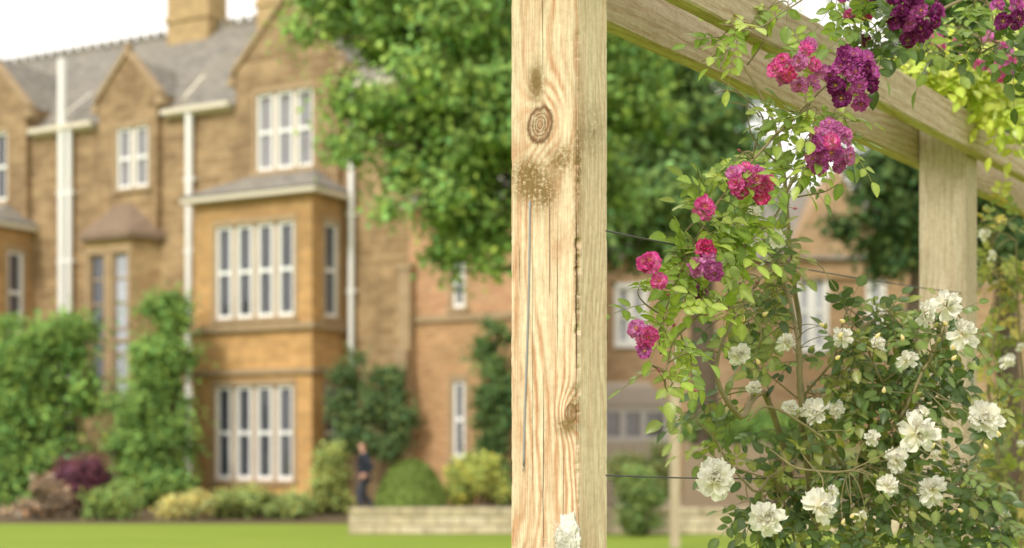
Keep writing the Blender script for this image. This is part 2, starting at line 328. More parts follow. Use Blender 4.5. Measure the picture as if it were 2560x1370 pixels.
gable(-8.5,-6.3,7.3,11.6,12.78,hole=(-7.80,-6.62,8.95,10.7),nl=2,gl='curtain')
mb=MB(); pts=[(-8.8,1.5),(-8.45,.75),(-6.75,.75),(-6.35,1.5)]
for k in range(3):
    a,b=Vector(pts[k]),Vector(pts[k+1]); L=(b-a).length; du=(b-a)/L; dn=Vector((-du.y,du.x))
    hs_=[(.12,.70,2.8,7.05),(1.00,1.58,2.8,7.05)] if k==1 else []
    wall(mb,a,du,dn,L,0,7.45,hs_)
    if k==1: st_=(a,du,dn,hs_)
M['stairstone']=stone('stair_sandstone',(.56,.40,.22),(.46,.31,.16),(.40,.27,.14),(.52,.4,.25),.6,.3)
sb=mb.build('stair_bay',M['stairstone'],house)
for h,g_ in zip(st_[3],('glass','paleglass')): window(house,st_[0],st_[1],st_[2],h,1,g_,top=.42,fm='trim',s=.06,bars=6)
mb=MB(); e=[(-9.0,1.48),(-8.55,.55),(-6.65,.55),(-6.15,1.48)]; 
mb.add([(x,y,7.45) for x,y in e]+[(x,y,7.62) for x,y in e],[(0,1,5,4),(1,2,6,5),(2,3,7,6),(0,3,2,1)])
e2=[(-8.5,1.48,8.2),(-8.1,1.05,8.2),(-7.05,1.05,8.2),(-6.65,1.48,8.2)]; tp=[(-7.75,1.48,8.75),(-7.4,1.48,8.75)]
mb.add([(x,y,7.62) for x,y in e]+e2+tp,[(0,1,5,4),(1,2,6,5),(2,3,7,6),(4,5,8),(5,6,9,8),(6,7,9)])
mb.build('stair_bay_roof',simple('brown_stone_roof',(.24,.17,.12),.9,.3,3),sb)
for (g0,g1) in ((AL,-15.0),(-11.25,-8.75),(-6.1,-3.72),(.12,AR+.1)):
    mb=MB(); mb.box(g0,g1,1.20,1.36,10.90,11.04); mb.box(g0,g1,1.361,1.498,10.84,11.0); mb.build('gutter',M['cream'],house)
for (a,z0,z1,r) in ((-9.98,0,13.0,.11),(-9.68,0,10.95,.09),(-5.15,0,10.85,.11),(.28,2.6,10.85,.08)):
    mb=MB(); mb.tube([(a,1.33,z0),(a,1.33,z1)],r,10)
    z=z0+1.0
    while z<z1: mb.box(a-r-.05,a+r+.05,1.28,1.49,z,z+.08); z+=2.0
    mb.build('downpipe',M['white'],house,smooth=False)
for (a0,b0,a1,b1) in ((-6.0,2.0,-6.1,3.0),(-10.75,1.8,-10.5,3.0)):
    mb=MB(); mb.add([(a0,b0,roofz(b0)+.03),(a0+.12,b0,roofz(b0)+.03),(a1+.12,b1,roofz(b1)+.03),(a1,b1,roofz(b1)+.03)],[(0,1,2,3)])
    mb.build('lead_flashing',M['cream'],roof)
# brick wing
wing=empty('brick_wing',(HX,HYY,0),-HR,'red brick wing with two narrow windows right of the manor, behind the ash tree','building')
A0=2.32; B=.9; BB=2.9
A1=wa(1390,B)
w0,w1=wa(1132,B),wa(1162,B)
hh=[(w0-A0,w1-A0,1.3,3.2),(w0-A0,w1-A0,5.0,6.6)]
mb=MB(); wall(mb,(A0,B),FU,FN,A1-A0,0,4.75,[hh[0]]); 
mb.add([(A0,B,0),(A0,BB,0),(A0,BB,7.6),(A0,B,7.6)],[(0,1,2,3)]); mb.add([(A1,B,0),(A1,BB,0),(A1,BB,7.6),(A1,B,7.6)],[(0,1,2,3)]); mb.add([(A0,BB,0),(A1,BB,0),(A1,BB,8.6),(A0,BB,8.6)],[(0,1,2,3)])
mb.build('wall',stone('brown_brick',(.56,.32,.16),(.46,.26,.13),(.46,.29,.15),(.55,.38,.24),.34,.14),wing)
mb=MB(); wall(mb,(A0,B),FU,FN,A1-A0,4.75,7.6,[hh[1]]); mb.build('upper_wall',M['brick'],wing)
mb=MB(); mb.box(A0+.22,A1,B-.08,B-.003,4.68,4.84); mb.build('string_course',M['trim'],wing)
for h in hh: window(wing,(A0,B),FU,FN,h,1)
mb=MB(); mb.box(A0-.12,A0+.20,B-.28,B-.004,4.0,6.0); mb.box(A0-.12,A0+.20,B-.45,B-.005,0,3.995); mb.box(A0-.16,A0+.24,B-.32,B-.006,6.002,6.15); mb.build('buttress',M['trim'],wing)
mb=MB(); mb.add([(A0-.1,B-.3,7.5),(A1+.2,B-.3,7.5),(A1+.2,BB+.1,8.9),(A0-.1,BB+.1,8.9)],[(0,1,2,3)]); mb.build('roof',M['slate'],wing)
# stone house right
sh=empty('stone_house',(0,45,0),0,'pale brown stone house with a gable, half hidden behind the climbing roses','house')
def sx(px,Y=45): return (px-CX)/F*Y
def sz(py,Y=45): return CZ+(HY-py)/F*Y
x0,x1=sx(1440),sx(2760); holes=[(sx(1545)-x0,sx(1610)-x0,sz(860),sz(720)),(sx(1998)-x0,sx(2062)-x0,sz(872),sz(682)),(sx(2175)-x0,sx(2205)-x0,sz(840),sz(700))]
M['palestone']=stone('pale_stone',(.50,.35,.21),(.42,.29,.17),(.45,.29,.16),(.45,.35,.25),.5,.2)
mb=MB(); wall(mb,(x0,0),FU,FN,x1-x0,0,7.6,holes); wall(mb,(x0,8),FU,FN,x1-x0,0,7.6)
for x in (x0,x1): mb.add([(x,0,0),(x,8,0),(x,8,7.6),(x,4,10.5),(x,0,7.6)],[(0,1,2,3,4)])
mb.build('wall',M['palestone'],sh)
mb=MB(); g0,g1=sx(1975),sx(2210); mb.add([(g0,-.12,6.9),(g1,-.12,6.9),(g1,-.12,7.9),((g0+g1)/2,-.12,10.4),(g0,-.12,7.9)],[(0,1,2,3,4)]); mb.add([(g0,-.12,7.9),((g0+g1)/2,-.12,10.4),((g0+g1)/2,4,10.4),(g0,4,7.9)],[(0,1,2,3)]); mb.add([(g1,-.12,7.9),((g0+g1)/2,-.12,10.4),((g0+g1)/2,4,10.4),(g1,4,7.9)],[(0,1,2,3)]); mb.build('gable',M['palestone'],sh)
mb=MB(); mb.add([(x0-.2,-.3,7.5),(x1+.2,-.3,7.5),(x1+.2,4,10.5),(x0-.2,4,10.5),(x0-.2,8.3,7.5),(x1+.2,8.3,7.5)],[(0,1,2,3),(3,2,5,4)]); mb.build('roof',M['slate'],sh)
for h,nl in zip(holes,(2,2,1)): window(sh,(x0,0),FU,FN,h,nl,'paleglass',.1,'white')
# conservatory lean-to
cv=empty('conservatory',(0,39,0),0,'low white framed conservatory with grey lean-to roof just right of the post','building')
mb=MB(); c0,c1=sx(1500,39),sx(1672,39); zt=sz(1012,39); zb=sz(1100,39)
mb.box(c0,c1,0,.15,0,zb-.05); mb.add([(c1,0,0),(c1,3,0),(c1,3,zt),(c1,0,zt)],[(0,1,2,3)]); mb.build('wall',M['cream'],cv)
mb=MB(); k=c0
while k<c1-.3: mb.box(k,k+.14,0,.1,zb-.05,zt); k+=.56
mb.box(c1-.14,c1,0,.1,zb-.05,zt)
mb.box(c0,c1,-.02,-.003,zt-.20,zt); mb.box(c0,c1,-.02,-.003,zb-.05,zb+.10); mb.build('frame',M['white'],cv)
mb=MB(); mb.box(c0,c1-.05,.13,.14,zb,zt-.1); mb.build('pane',M['curtain'],cv)
mb=MB(); mb.add([(c0-.2,-.25,zt),(c1+.1,-.25,zt),(c1-.3,2.8,zt+.75),(c0-.2,2.8,zt+.75)],[(0,1,2,3)]); mb.build('roof',simple('lean_to_roof',(.42,.36,.28),.8,.2,3),cv)
# low wall
mb=MB(); rr=random.Random(3); xa,xb=sx(872,25.6),sx(2350,25.6)
x=xa
mb.box(xa,xb,.0,.38,0,.40)
while x<xb:
    L=rr.uniform(.3,.65); mb.box(x+.006,min(x+L,xb)-.006,-.03+rr.uniform(-.01,.01),.41,.402,.47+rr.uniform(-.01,.02)); x+=L
o=mb.build('garden_wall',M['wallstone']); o.location=(0,25.6,0); tag(o,'low pale rubble stone wall along the back of the lawn','wall')
fe=empty('fence_panel',(0,30,0),0,'tan boarded wooden fence panel behind the low stone wall at right','fence')
mb=MB(); x=sx(1712,30); 
while x<sx(1915,30): mb.box(x,x+.115,0,.02,.06,sz(1112,30)+rr.uniform(-.01,.01)); x+=.122
mb.build('boards',M['beam'],fe)
for px in (1716,1905):
    mb=MB(); mb.box(sx(px,30)-.05,sx(px,30)+.05,.022,.12,0,sz(1104,30)); mb.build('post',M['beam'],fe)
pt=MB(); pt.box(-.07,.07,-.07,.07,0,sz(955,22)); pt.box(-.09,.09,-.09,.09,sz(955,22),sz(955,22)+.04); o=pt.build('timber_post',M['farpost']); o.location=(sx(1687,22),22,0); tag(o,'slim blurred timber post standing in the lawn left of the fence panel','post')
# ---------------------------------------------------------------- foliage clouds
def cloud(rs,cl,n,size,base,var=.3,droop=0.0,up=.4):
    cl=np.array(cl,float); wgt=cl[:,3]**2; idx=rs.choice(len(cl),n,p=wgt/wgt.sum())
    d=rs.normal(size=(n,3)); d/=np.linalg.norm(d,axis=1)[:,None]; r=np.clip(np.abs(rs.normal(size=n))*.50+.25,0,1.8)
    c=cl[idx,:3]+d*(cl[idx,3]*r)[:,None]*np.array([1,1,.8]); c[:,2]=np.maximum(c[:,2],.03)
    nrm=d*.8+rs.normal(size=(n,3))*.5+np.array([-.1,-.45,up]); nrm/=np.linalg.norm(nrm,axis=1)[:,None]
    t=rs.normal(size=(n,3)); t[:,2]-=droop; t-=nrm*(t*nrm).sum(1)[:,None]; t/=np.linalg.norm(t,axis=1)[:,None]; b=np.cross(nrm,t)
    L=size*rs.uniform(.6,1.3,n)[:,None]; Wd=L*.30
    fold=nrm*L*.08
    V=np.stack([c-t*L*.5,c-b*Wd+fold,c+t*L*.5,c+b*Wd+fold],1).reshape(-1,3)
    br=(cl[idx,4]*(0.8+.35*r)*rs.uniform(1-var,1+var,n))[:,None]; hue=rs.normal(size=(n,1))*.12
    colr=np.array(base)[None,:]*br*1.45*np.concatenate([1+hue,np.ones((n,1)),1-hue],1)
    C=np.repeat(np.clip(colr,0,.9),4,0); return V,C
def cloud_obj(name,V,C,parent,origin,mat='leaf'):
    V=V-np.array(origin); n=len(V)//4; me=bpy.data.meshes.new(name)
    me.vertices.add(len(V)); me.vertices.foreach_set('co',V.astype(np.float32).ravel())
    me.loops.add(len(V)); me.loops.foreach_set('vertex_index',np.arange(len(V),dtype=np.int32))
    me.polygons.add(n); me.polygons.foreach_set('loop_start',np.arange(0,len(V),4,dtype=np.int32))
    try: me.polygons.foreach_set('loop_total',np.full(n,4,dtype=np.int32))
    except Exception: pass
    at=me.color_attributes.new('Col','FLOAT_COLOR','POINT'); a=np.ones((len(V),4),np.float32); a[:,:3]=C; at.data.foreach_set('color',a.ravel())
    me.update(calc_edges=True); me.validate(); return link(name,me,M[mat],parent)
def tree(name,label,basep,th,blobs,nclump,n,size,base,seed,trunk_r=.3,cr=.55,group=None):
    rs=np.random.RandomState(seed); root=empty(name,basep,0,label,'tree',group); cl=[]
    ar=np.array([b[2]*b[3] for b in blobs],float); cs=[]
    for b in blobs: cs.append(P(b[0],b[1],b[4]))
    for i in rs.choice(len(blobs),nclump,p=ar/ar.sum()):
        px,py,rx,ry,Y,dy=blobs[i]; d=rs.normal(size=3); d/=np.linalg.norm(d); r=rs.random()**.4
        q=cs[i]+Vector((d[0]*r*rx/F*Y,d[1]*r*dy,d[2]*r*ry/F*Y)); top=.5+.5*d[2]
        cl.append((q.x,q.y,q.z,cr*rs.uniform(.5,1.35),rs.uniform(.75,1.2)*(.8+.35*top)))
    V,C=cloud(rs,cl,n,size,base,droop=.8); 
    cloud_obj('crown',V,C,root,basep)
    mb=MB(); bp=Vector(basep); topz=max(c.z for c in cs)
    path=[Vector((0,0,0)),Vector((.05,0,th*.5)),Vector((-.05,.05,th)),Vector((.1,0,(th+topz)/2)),Vector((0,0,topz-.3))]
    mb.tube(path,[trunk_r*1.35,trunk_r,trunk_r*.9,trunk_r*.55,.06],12)
    for c in cs:
        c=c-bp; s=Vector((0,0,max(th*.8,min(c.z-.6,topz-1)))); m=(s+c)/2+Vector((0,.6,.4))
        mb.tube([s,m,c],[trunk_r*.3,trunk_r*.15,.02],7)
    for q in cl[::3]:
        q=Vector(q[:3]); c=min(cs,key=lambda k:(k-q).length); mb.tube([c-bp,(c+q)/2-bp+Vector((0,0,.1)),q-bp],[.03,.02,.008],5)
    mb.build('trunk',M['bark'],root,smooth=True)
    return root
T=25
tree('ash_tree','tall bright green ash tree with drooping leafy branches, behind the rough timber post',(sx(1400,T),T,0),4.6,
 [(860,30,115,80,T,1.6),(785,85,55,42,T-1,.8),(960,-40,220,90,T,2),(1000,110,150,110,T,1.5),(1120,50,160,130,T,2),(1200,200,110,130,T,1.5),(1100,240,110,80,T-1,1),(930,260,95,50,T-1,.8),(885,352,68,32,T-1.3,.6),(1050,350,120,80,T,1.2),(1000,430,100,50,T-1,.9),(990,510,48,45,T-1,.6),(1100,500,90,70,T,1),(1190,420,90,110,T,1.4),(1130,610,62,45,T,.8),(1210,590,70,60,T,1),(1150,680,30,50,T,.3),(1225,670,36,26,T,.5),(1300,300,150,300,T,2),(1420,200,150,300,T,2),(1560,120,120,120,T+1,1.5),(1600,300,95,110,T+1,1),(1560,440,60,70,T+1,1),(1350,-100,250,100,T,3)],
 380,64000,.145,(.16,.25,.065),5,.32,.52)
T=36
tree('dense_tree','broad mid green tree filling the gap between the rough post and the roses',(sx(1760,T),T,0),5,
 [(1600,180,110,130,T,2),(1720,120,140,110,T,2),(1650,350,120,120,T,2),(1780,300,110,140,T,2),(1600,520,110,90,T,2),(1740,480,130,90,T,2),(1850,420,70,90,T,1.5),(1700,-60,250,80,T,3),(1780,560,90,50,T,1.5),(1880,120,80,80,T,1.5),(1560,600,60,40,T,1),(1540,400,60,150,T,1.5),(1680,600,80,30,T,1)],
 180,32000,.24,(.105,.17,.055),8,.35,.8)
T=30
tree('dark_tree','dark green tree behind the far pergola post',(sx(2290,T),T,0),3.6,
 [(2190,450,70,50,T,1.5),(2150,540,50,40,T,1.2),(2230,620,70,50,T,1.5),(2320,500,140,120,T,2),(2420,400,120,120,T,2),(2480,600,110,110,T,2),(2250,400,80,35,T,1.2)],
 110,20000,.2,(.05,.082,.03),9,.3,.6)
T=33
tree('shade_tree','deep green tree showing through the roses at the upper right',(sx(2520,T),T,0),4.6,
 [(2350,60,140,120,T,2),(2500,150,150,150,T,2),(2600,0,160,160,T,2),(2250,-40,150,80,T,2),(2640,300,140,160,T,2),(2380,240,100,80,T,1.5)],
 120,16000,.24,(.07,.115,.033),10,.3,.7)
def shrub(name,label,cat,Y,blobs,n,size,base,seed,nc=40,cr=.22,dy=.5,var=.3,group=None,stem=.03):
    rs=np.random.RandomState(seed); xm=sum(b[0] for b in blobs)/len(blobs); org=(sx(xm,Y),Y,0)
    root=empty(name,org,0,label,cat,group); cl=[]; ar=np.array([b[2]*b[3] for b in blobs],float)
    for i in rs.choice(len(blobs),nc,p=ar/ar.sum()):
        px,py,rx,ry=blobs[i]; d=rs.normal(size=3); d/=np.linalg.norm(d); r=rs.random()**.4
        yy=Y+d[1]*r*dy; q=P(px+d[0]*r*rx,py,Y)+Vector((0,0,d[2]*r*ry/F*Y))
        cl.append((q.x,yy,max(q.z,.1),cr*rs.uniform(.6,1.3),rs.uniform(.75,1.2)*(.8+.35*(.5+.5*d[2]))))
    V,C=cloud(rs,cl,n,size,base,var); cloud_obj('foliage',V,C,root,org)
    mb=MB()
    for q in cl[::3]:
        q=Vector(q[:3])-Vector(org); mb.tube([(q.x*.35,.1,0),(q.x*.7,q.y*.5,q.z*.55),tuple(q)],[stem,stem*.7,.006],5)
    mb.build('stem',M['bark'],root); return root
shrub('wall_climber','big bushy green climber covering the manor wall at the far left','climber',37.5,[(60,900,110,110),(180,830,55,70),(130,900,90,90),(40,1080,130,150),(165,1050,70,150),(100,1200,130,100),(180,1200,60,90),(-30,950,60,200)],28000,.16,(.13,.215,.055),21,190,.6,1.2)
shrub('wall_climber','tall green climber between the stair bay and the two-storey bay','climber',36.5,[(420,780,45,50),(445,860,35,80),(400,900,70,90),(370,1000,90,90),(400,1120,80,100),(360,1210,90,80),(430,1220,35,70),(330,1080,50,70)],22000,.15,(.13,.215,.055),22,150,.5,.8)
shrub('acer_shrub','dark purple leaved acer shrub in front of the left climber','shrub',32.5,[(200,1180,60,45),(160,1200,40,30),(235,1195,35,35),(200,1230,40,30)],4400,.11,(.11,.045,.06),23,40,.28,.5)
shrub('dry_shrub','pinkish brown wispy shrub at the left end of the flower bed','shrub',31,[(90,1272,45,22),(130,1245,28,30),(60,1288,35,18),(110,1215,12,15)],4200,.13,(.21,.15,.10),24,34,.22,.5,.5)
shrub('garden_shrub','round green shrub with pale flecks beside the purple acer','shrub',30.8,[(280,1260,60,36),(320,1250,30,36),(250,1275,30,22)],4600,.10,(.15,.21,.06),25,38,.24,.5,.6)
shrub('garden_shrub','yellow-flowered rounded shrub below the left corner of the bay','shrub',30.8,[(470,1262,45,28),(440,1270,30,22),(505,1265,25,22)],3800,.09,(.36,.33,.12),26,34,.22,.4,.55)
shrub('garden_shrub','wide low yellow-green shrub under the ground floor bay window','shrub',31.2,[(600,1255,65,30),(680,1258,55,30),(740,1262,35,26),(560,1268,35,22)],7800,.10,(.18,.22,.07),27,60,.26,.5,.4)
shrub('garden_shrub','loose light green shrub against the right corner of the bay','shrub',33,[(825,1200,34,75),(840,1140,26,40),(800,1240,38,40),(850,1250,22,30)],5600,.11,(.20,.235,.07),28,46,.26,.5,.4)
shrub('wall_climber','dark green climber on the manor wall above the walking person','climber',35.2,[(935,1010,75,50),(960,945,40,32),(890,1050,45,50),(990,1050,32,60),(870,960,28,45),(900,915,26,22),(985,1110,28,30),(930,1100,60,25),(860,1040,22,50),(875,1100,30,30)],11000,.13,(.075,.115,.045),29,80,.33,.25,stem=.012)
shrub('wall_climber','narrow dark climber on the brick wing beside the rough post','climber',33.5,[(1235,860,40,70),(1240,980,42,90),(1235,1100,40,90),(1245,1200,40,60)],9000,.13,(.07,.115,.04),30,70,.34,.3)
shrub('garden_shrub','yellow-green loose shrub between the clipped dome and the rough post','shrub',31,[(1180,1190,50,35),(1160,1230,45,35),(1230,1220,45,45),(1205,1160,35,20)],6800,.10,(.25,.28,.07),31,54,.24,.5,.4)
shrub('garden_shrub','dark green upright shrub in front of the wall just right of the post','shrub',25.0,[(1600,1250,42,45),(1600,1210,36,40),(1590,1300,46,30)],6400,.08,(.11,.155,.05),32,40,.20,.35)
shrub('hedge','clipped green hedge in front of the stone house behind the fence panel','hedge',36,[(1760,1045,60,15),(1880,1048,80,15),(2000,1045,80,15),(1800,1080,120,40),(1960,1090,120,50)],10000,.13,(.12,.20,.05),33,100,.30,.5)
shrub('garden_shrub','soft green shrub below the conservatory windows','shrub',34,[(1590,1160,60,18),(1640,1160,50,35),(1550,1175,50,35),(1600,1210,80,40)],6500,.12,(.16,.19,.07),34,50,.26,.5)
shrub('garden_shrub','olive shrub behind the low wall beside the white roses','shrub',28.5,[(2060,1190,60,50),(2160,1180,80,70),(2280,1200,80,70),(2420,1150,100,120)],9000,.12,(.12,.15,.06),35,64,.34,.6)
# topiary dome
rs=np.random.RandomState(40); org=(sx(1028,30),30,0); root=empty('topiary_dome',org,0,'smooth clipped green topiary dome behind the low stone wall','topiary')
n=16000; d=rs.normal(size=(n,3)); d/=np.linalg.norm(d,axis=1)[:,None]; d[:,2]=np.abs(d[:,2]); rr_=1-.06*rs.random(n)
c=np.array(org)+d*rr_[:,None]*np.array([.80,.75,1.32]); nr=d+rs.normal(size=(n,3))*.45; nr/=np.linalg.norm(nr,axis=1)[:,None]
t_=rs.normal(size=(n,3)); t_-=nr*(t_*nr).sum(1)[:,None]; t_/=np.linalg.norm(t_,axis=1)[:,None]; b_=np.cross(nr,t_); L=.045*rs.uniform(.7,1.3,n)[:,None]
V=np.stack([c-t_*L,c-b_*L*.5,c+t_*L,c+b_*L*.5],1).reshape(-1,3); C=np.repeat(np.array([[.20,.28,.07]])*rs.uniform(.6,1.3,(n,1)),4,0)
cloud_obj('foliage',V,C,root,org); mb=MB(); mb.tube([(0,0,0),(0,0,.5),(0,0,1.1)],[.06,.05,.02],8); mb.build('stem',M['bark'],root)
# ---------------------------------------------------------------- person
def skin(name,js,eds,rad,mat,parent,sub=2):
    me=bpy.data.meshes.new(name); me.from_pydata(js,eds,[]); o=link(name,me,mat,parent)
    m=o.modifiers.new('Skin','SKIN'); m.use_smooth_shade=True
    if not me.skin_vertices: return o
    for i,r in enumerate(rad): me.skin_vertices[0].data[i].radius=(r,r) if not isinstance(r,tuple) else r
    me.skin_vertices[0].data[0].use_root=True
    s=o.modifiers.new('Sub','SUBSURF'); s.levels=1; s.render_levels=sub; return o
sk=simple('skin',(.58,.33,.23),.6,.05); dk=simple('dark_jacket',(.025,.03,.045),.8,.3); tr_=simple('dark_trousers',(.06,.065,.09),.8,.3); hr=simple('hair',(.12,.07,.04),.8,.3)
PY=32.3
pe=empty('person',(sx(912,PY),PY,0),R(180),'person in dark jacket and trousers walking behind the low wall','person')
J=[];E=[];Rr=[]
def ch(pts,rads,start=None):
    prev=start
    for p,r in zip(pts,rads):
        J.append(p); Rr.append(r); i=len(J)-1
        if prev is not None: E.append((prev,i))
        prev=i
    return prev
pel=ch([(0,0,.92)],[.12]); top=ch([(.01,0,1.08),(.02,0,1.25),(.03,0,1.40)],[.11,.13,.12],pel); nk=ch([(.04,0,1.48)],[.05],top); hd=ch([(.06,0,1.54),(.07,0,1.60),(.06,0,1.655)],[.072,.082,.06],nk)
nose=ch([(.15,0,1.575)],[.014],nk+2)
for s,kn,an,toe in ((1,(.12,.1,.50),(.02,.1,.09),(.16,.1,.03)),(-1,(.06,-.1,.50),(-.22,-.1,.13),(-.10,-.1,.03))):
    ch([(0,s*.09,.86),kn,an,toe],[.085,.058,.042,.032],pel)
for s,el,wr in ((1,(-.20,.24,1.12),(-.02,.25,.93)),(-1,(-.13,-.22,1.12),(.10,-.22,.98))):
    w_=ch([(.02,s*.17,1.38),el,wr],[.052,.040,.026],top); wv=Vector(wr); d=(wv-Vector(el)).normalized(); pm=wv+d*.06
    pi=ch([tuple(pm)],[.028],w_)
    for k,(oy,Lf) in enumerate(((-.03,.065),(-.01,.075),(.01,.07),(.03,.055))):
        b1=pm+Vector((0,oy,0))+d*.035; ch([tuple(b1),tuple(b1+d*Lf*.5+Vector((.006,0,-.004))),tuple(b1+d*Lf+Vector((.018,0,-.012)))],[.009,.0085,.007],pi)
    th=wv+d*.025+Vector((.03,-s*.02,0)); ch([tuple(th),tuple(th+d*.035+Vector((.02,0,0)))],[.011,.008],pi)
skin('body',J,E,Rr,sk,pe)
skin('jacket',[(0,0,.90),(.01,0,1.08),(.02,0,1.25),(.03,0,1.41),(.035,0,1.46),(.02,.17,1.385),(-.20,.24,1.12),(-.04,.249,.95),(.02,-.17,1.385),(-.13,-.22,1.12),(.085,-.22,.99)],
 [(0,1),(1,2),(2,3),(3,4),(3,5),(5,6),(6,7),(3,8),(8,9),(9,10)],[.17,.165,.185,.155,.075,.08,.07,.05,.08,.07,.05],dk,pe)
skin('trousers',[(0,0,.95),(0,.09,.84),(.12,.1,.50),(.02,.1,.12),(0,-.09,.84),(.06,-.1,.50),(-.21,-.1,.17)],[(0,1),(1,2),(2,3),(0,4),(4,5),(5,6)],[.145,.11,.085,.065,.11,.085,.065],tr_,pe)
skin('hair',[(.02,0,1.66),(-.01,0,1.61),(-.02,0,1.55)],[(0,1),(1,2)],[.078,.075,.05],hr,pe)
for toe,an in (((.17,.1,.035),(0,.1,.045)),((-.09,-.1,.035),(-.25,-.1,.09))): skin('shoe',[an,toe],[(0,1)],[.05,.038],dk,pe)
# ---------------------------------------------------------------- pergola
PA=R(36); q=Vector((math.cos(PA),-math.sin(PA),0)); p=Vector((math.sin(PA),math.cos(PA),0)); PL=Vector((-.002,2.66,0))
ZB=2.43; BH=.115
def dense_post(name,mat,loc,wx,wy,H,seed,label,rough=1.0,nz=420):
    mb=MB(); per=[]; k=18
    cor=[(0,0),(wx,0),(wx,wy),(0,wy)]
    for i in range(4):
        a,b=Vector(cor[i]),Vector(cor[(i+1)%4])
        for j in range(k):
            f=.5-.5*math.cos(math.pi*j/k); per.append(a.lerp(b,f))
    cen=Vector((wx/2,wy/2)); m=len(per); vs=[]
    for iz in range(nz+1):
        z=H*iz/nz
        zone=.45+.9*max(0,1-abs(z-zy(740))/.22)+.6*max(0,1-abs(z-zy(1050))/.06)
        for pt_ in per:
            v=pt_.copy()
            dcx=min(abs(v.x),abs(v.x-wx)); dcy=min(abs(v.y),abs(v.y-wy)); e=max(0,1-(max(dcx,dcy))/.010)
            nn=mn.noise(Vector((z*46,seed+v.x*15,v.y*15)))+.5*mn.noise(Vector((z*130,seed,v.y*15))); n2=mn.noise(Vector((z*7,seed*2.0+v.x*20,v.y*20)))
            inward=(cen-v).normalized(); ch_=0
            if e>0: ch_=e*(.0012+rough*max(0,nn-.02)*.015*(zone if (v.x>wx*.5 and v.y<wy*.5) else .10))
            kd=math.hypot(v.x-.066,z-zy(312)) if (rough>.9 and v.y<.02) else 1
            bulge=-.0022*math.exp(-(kd/.05)**2)
            v=v+inward*(ch_+rough*.0007*n2)+Vector((0,bulge))
            vs.append((v.x,v.y,z))
    fs=[(i*m+j,i*m+(j+1)%m,(i+1)*m+(j+1)%m,(i+1)*m+j) for i in range(nz) for j in range(m)]
    fs.append(tuple(range(m-1,-1,-1))); fs.append(tuple(nz*m+j for j in range(m)))
    mb.add(vs,fs); o=mb.build(name,mat); o.location=loc; o.rotation_euler=(0,0,-PA); return tag(o,label,'post')
dense_post('pergola_post',M['post'],PL,.15,.10,2.62,3.3,'thick rough sawn pale post with dark knots, cracks and a grey cable',1.0,620)
FT=2.14
dense_post('pergola_post',M['farpost'],PL+p*FT,.148,.10,2.56,7.7,'smoother out-of-focus pergola post behind the white roses at right',.5,120)
dense_post('pergola_post',M['farpost'],PL+p*(FT*2),.148,.10,2.56,9.7,'third pergola post in the row, mostly outside the right edge',.5,60)
def beam(name,x0,x1,y0,y1,z0,z1,label,mat='beam'):
    L=y1-y0; mb=MB(); n=int(L/.03); c=.004; vs=[]
    sec=[(x0+c,z0),(x1-c,z0),(x1,z0+c),(x1,z1-c),(x1-c,z1),(x0+c,z1),(x0,z1-c),(x0,z0+c)]
    for i in range(n+1):
        y=y0+L*i/n
        for (a,b) in sec:
            k=mn.noise(Vector((y*6,a*30,b*30)))*.0012; vs.append((a+k,y,b+k))
    fs=[(i*8+j,i*8+(j+1)%8,(i+1)*8+(j+1)%8,(i+1)*8+j) for i in range(n) for j in range(8)]+[tuple(range(7,-1,-1)),tuple(n*8+j for j in range(8))]
    mb.add(vs,fs); o=mb.build(name,M[mat]); o.location=PL; o.rotation_euler=(0,0,-PA); return tag(o,label,'beam')
beam('pergola_beam',-.044,-.003,-.3,6.5,ZB,ZB+BH,'lower looking pergola beam fixed behind the posts')
beam('pergola_beam',.153,.192,-.3,6.5,ZB+.004,ZB+BH,'nearer pergola beam crossing above the pink rose clusters')
def rafter(y,label,x0=.1,x1=1.6):
    mb=MB(); mb.box(x0,x1,0,.045,ZB+BH+.002,ZB+BH+.09); o=mb.build('pergola_rafter',M['beam']); o.location=PL+p*y; o.rotation_euler=(0,0,-PA); tag(o,label,'rafter')
rafter(2.95,'pergola cross rafter beyond the far post'); rafter(3.9,'farthest pergola cross rafter under the yellow-green leaves')
def wire(z,label,sag,z2=None):
    z2=z2 or z; a=PL+q*.149+p*.094; b=PL+q*.13+p*FT; mb=MB(); pts=[]
    for i in range(33):
        f=i/32; v=a.lerp(b,f); v.z=z+(z2-z)*f-sag*4*f*(1-f); pts.append(v-PL)
    mb.tube(pts,.0017,6)
    o=mb.build('garden_wire',M['wire'],smooth=True); o.location=PL; tag(o,label,'wire')
wire(zy(571),'upper taut steel wire between the posts, at the pink roses',.008,2.02)
wire(zy(1189),'lower steel wire between the posts, behind the big white rose',.02)
mb=MB(); pts=[]
for i in range(30):
    f=i/29; px=1327-14*f+2*math.sin(f*5); z=zy(500)+(zy(1165)-zy(500))*f
    xl=(px-1277)/170*.15; pts.append(q*xl-p*.0012+Vector((0,0,z)))
mb.tube(pts,.0021,8); e=pts[-1]; mb.tube([e,e-p*.004+q*.003-Vector((0,0,.004)),e-p*.003+q*.001-Vector((0,0,.010))],.0012,6)
o=mb.build('cable',M['cable'],smooth=True); o.location=PL; tag(o,'thin grey cable running down the front of the rough post','cable')
rnd=random.Random(11); c0=q*.131-p*.004+Vector((0,0,zy(1345))); mb=MB()
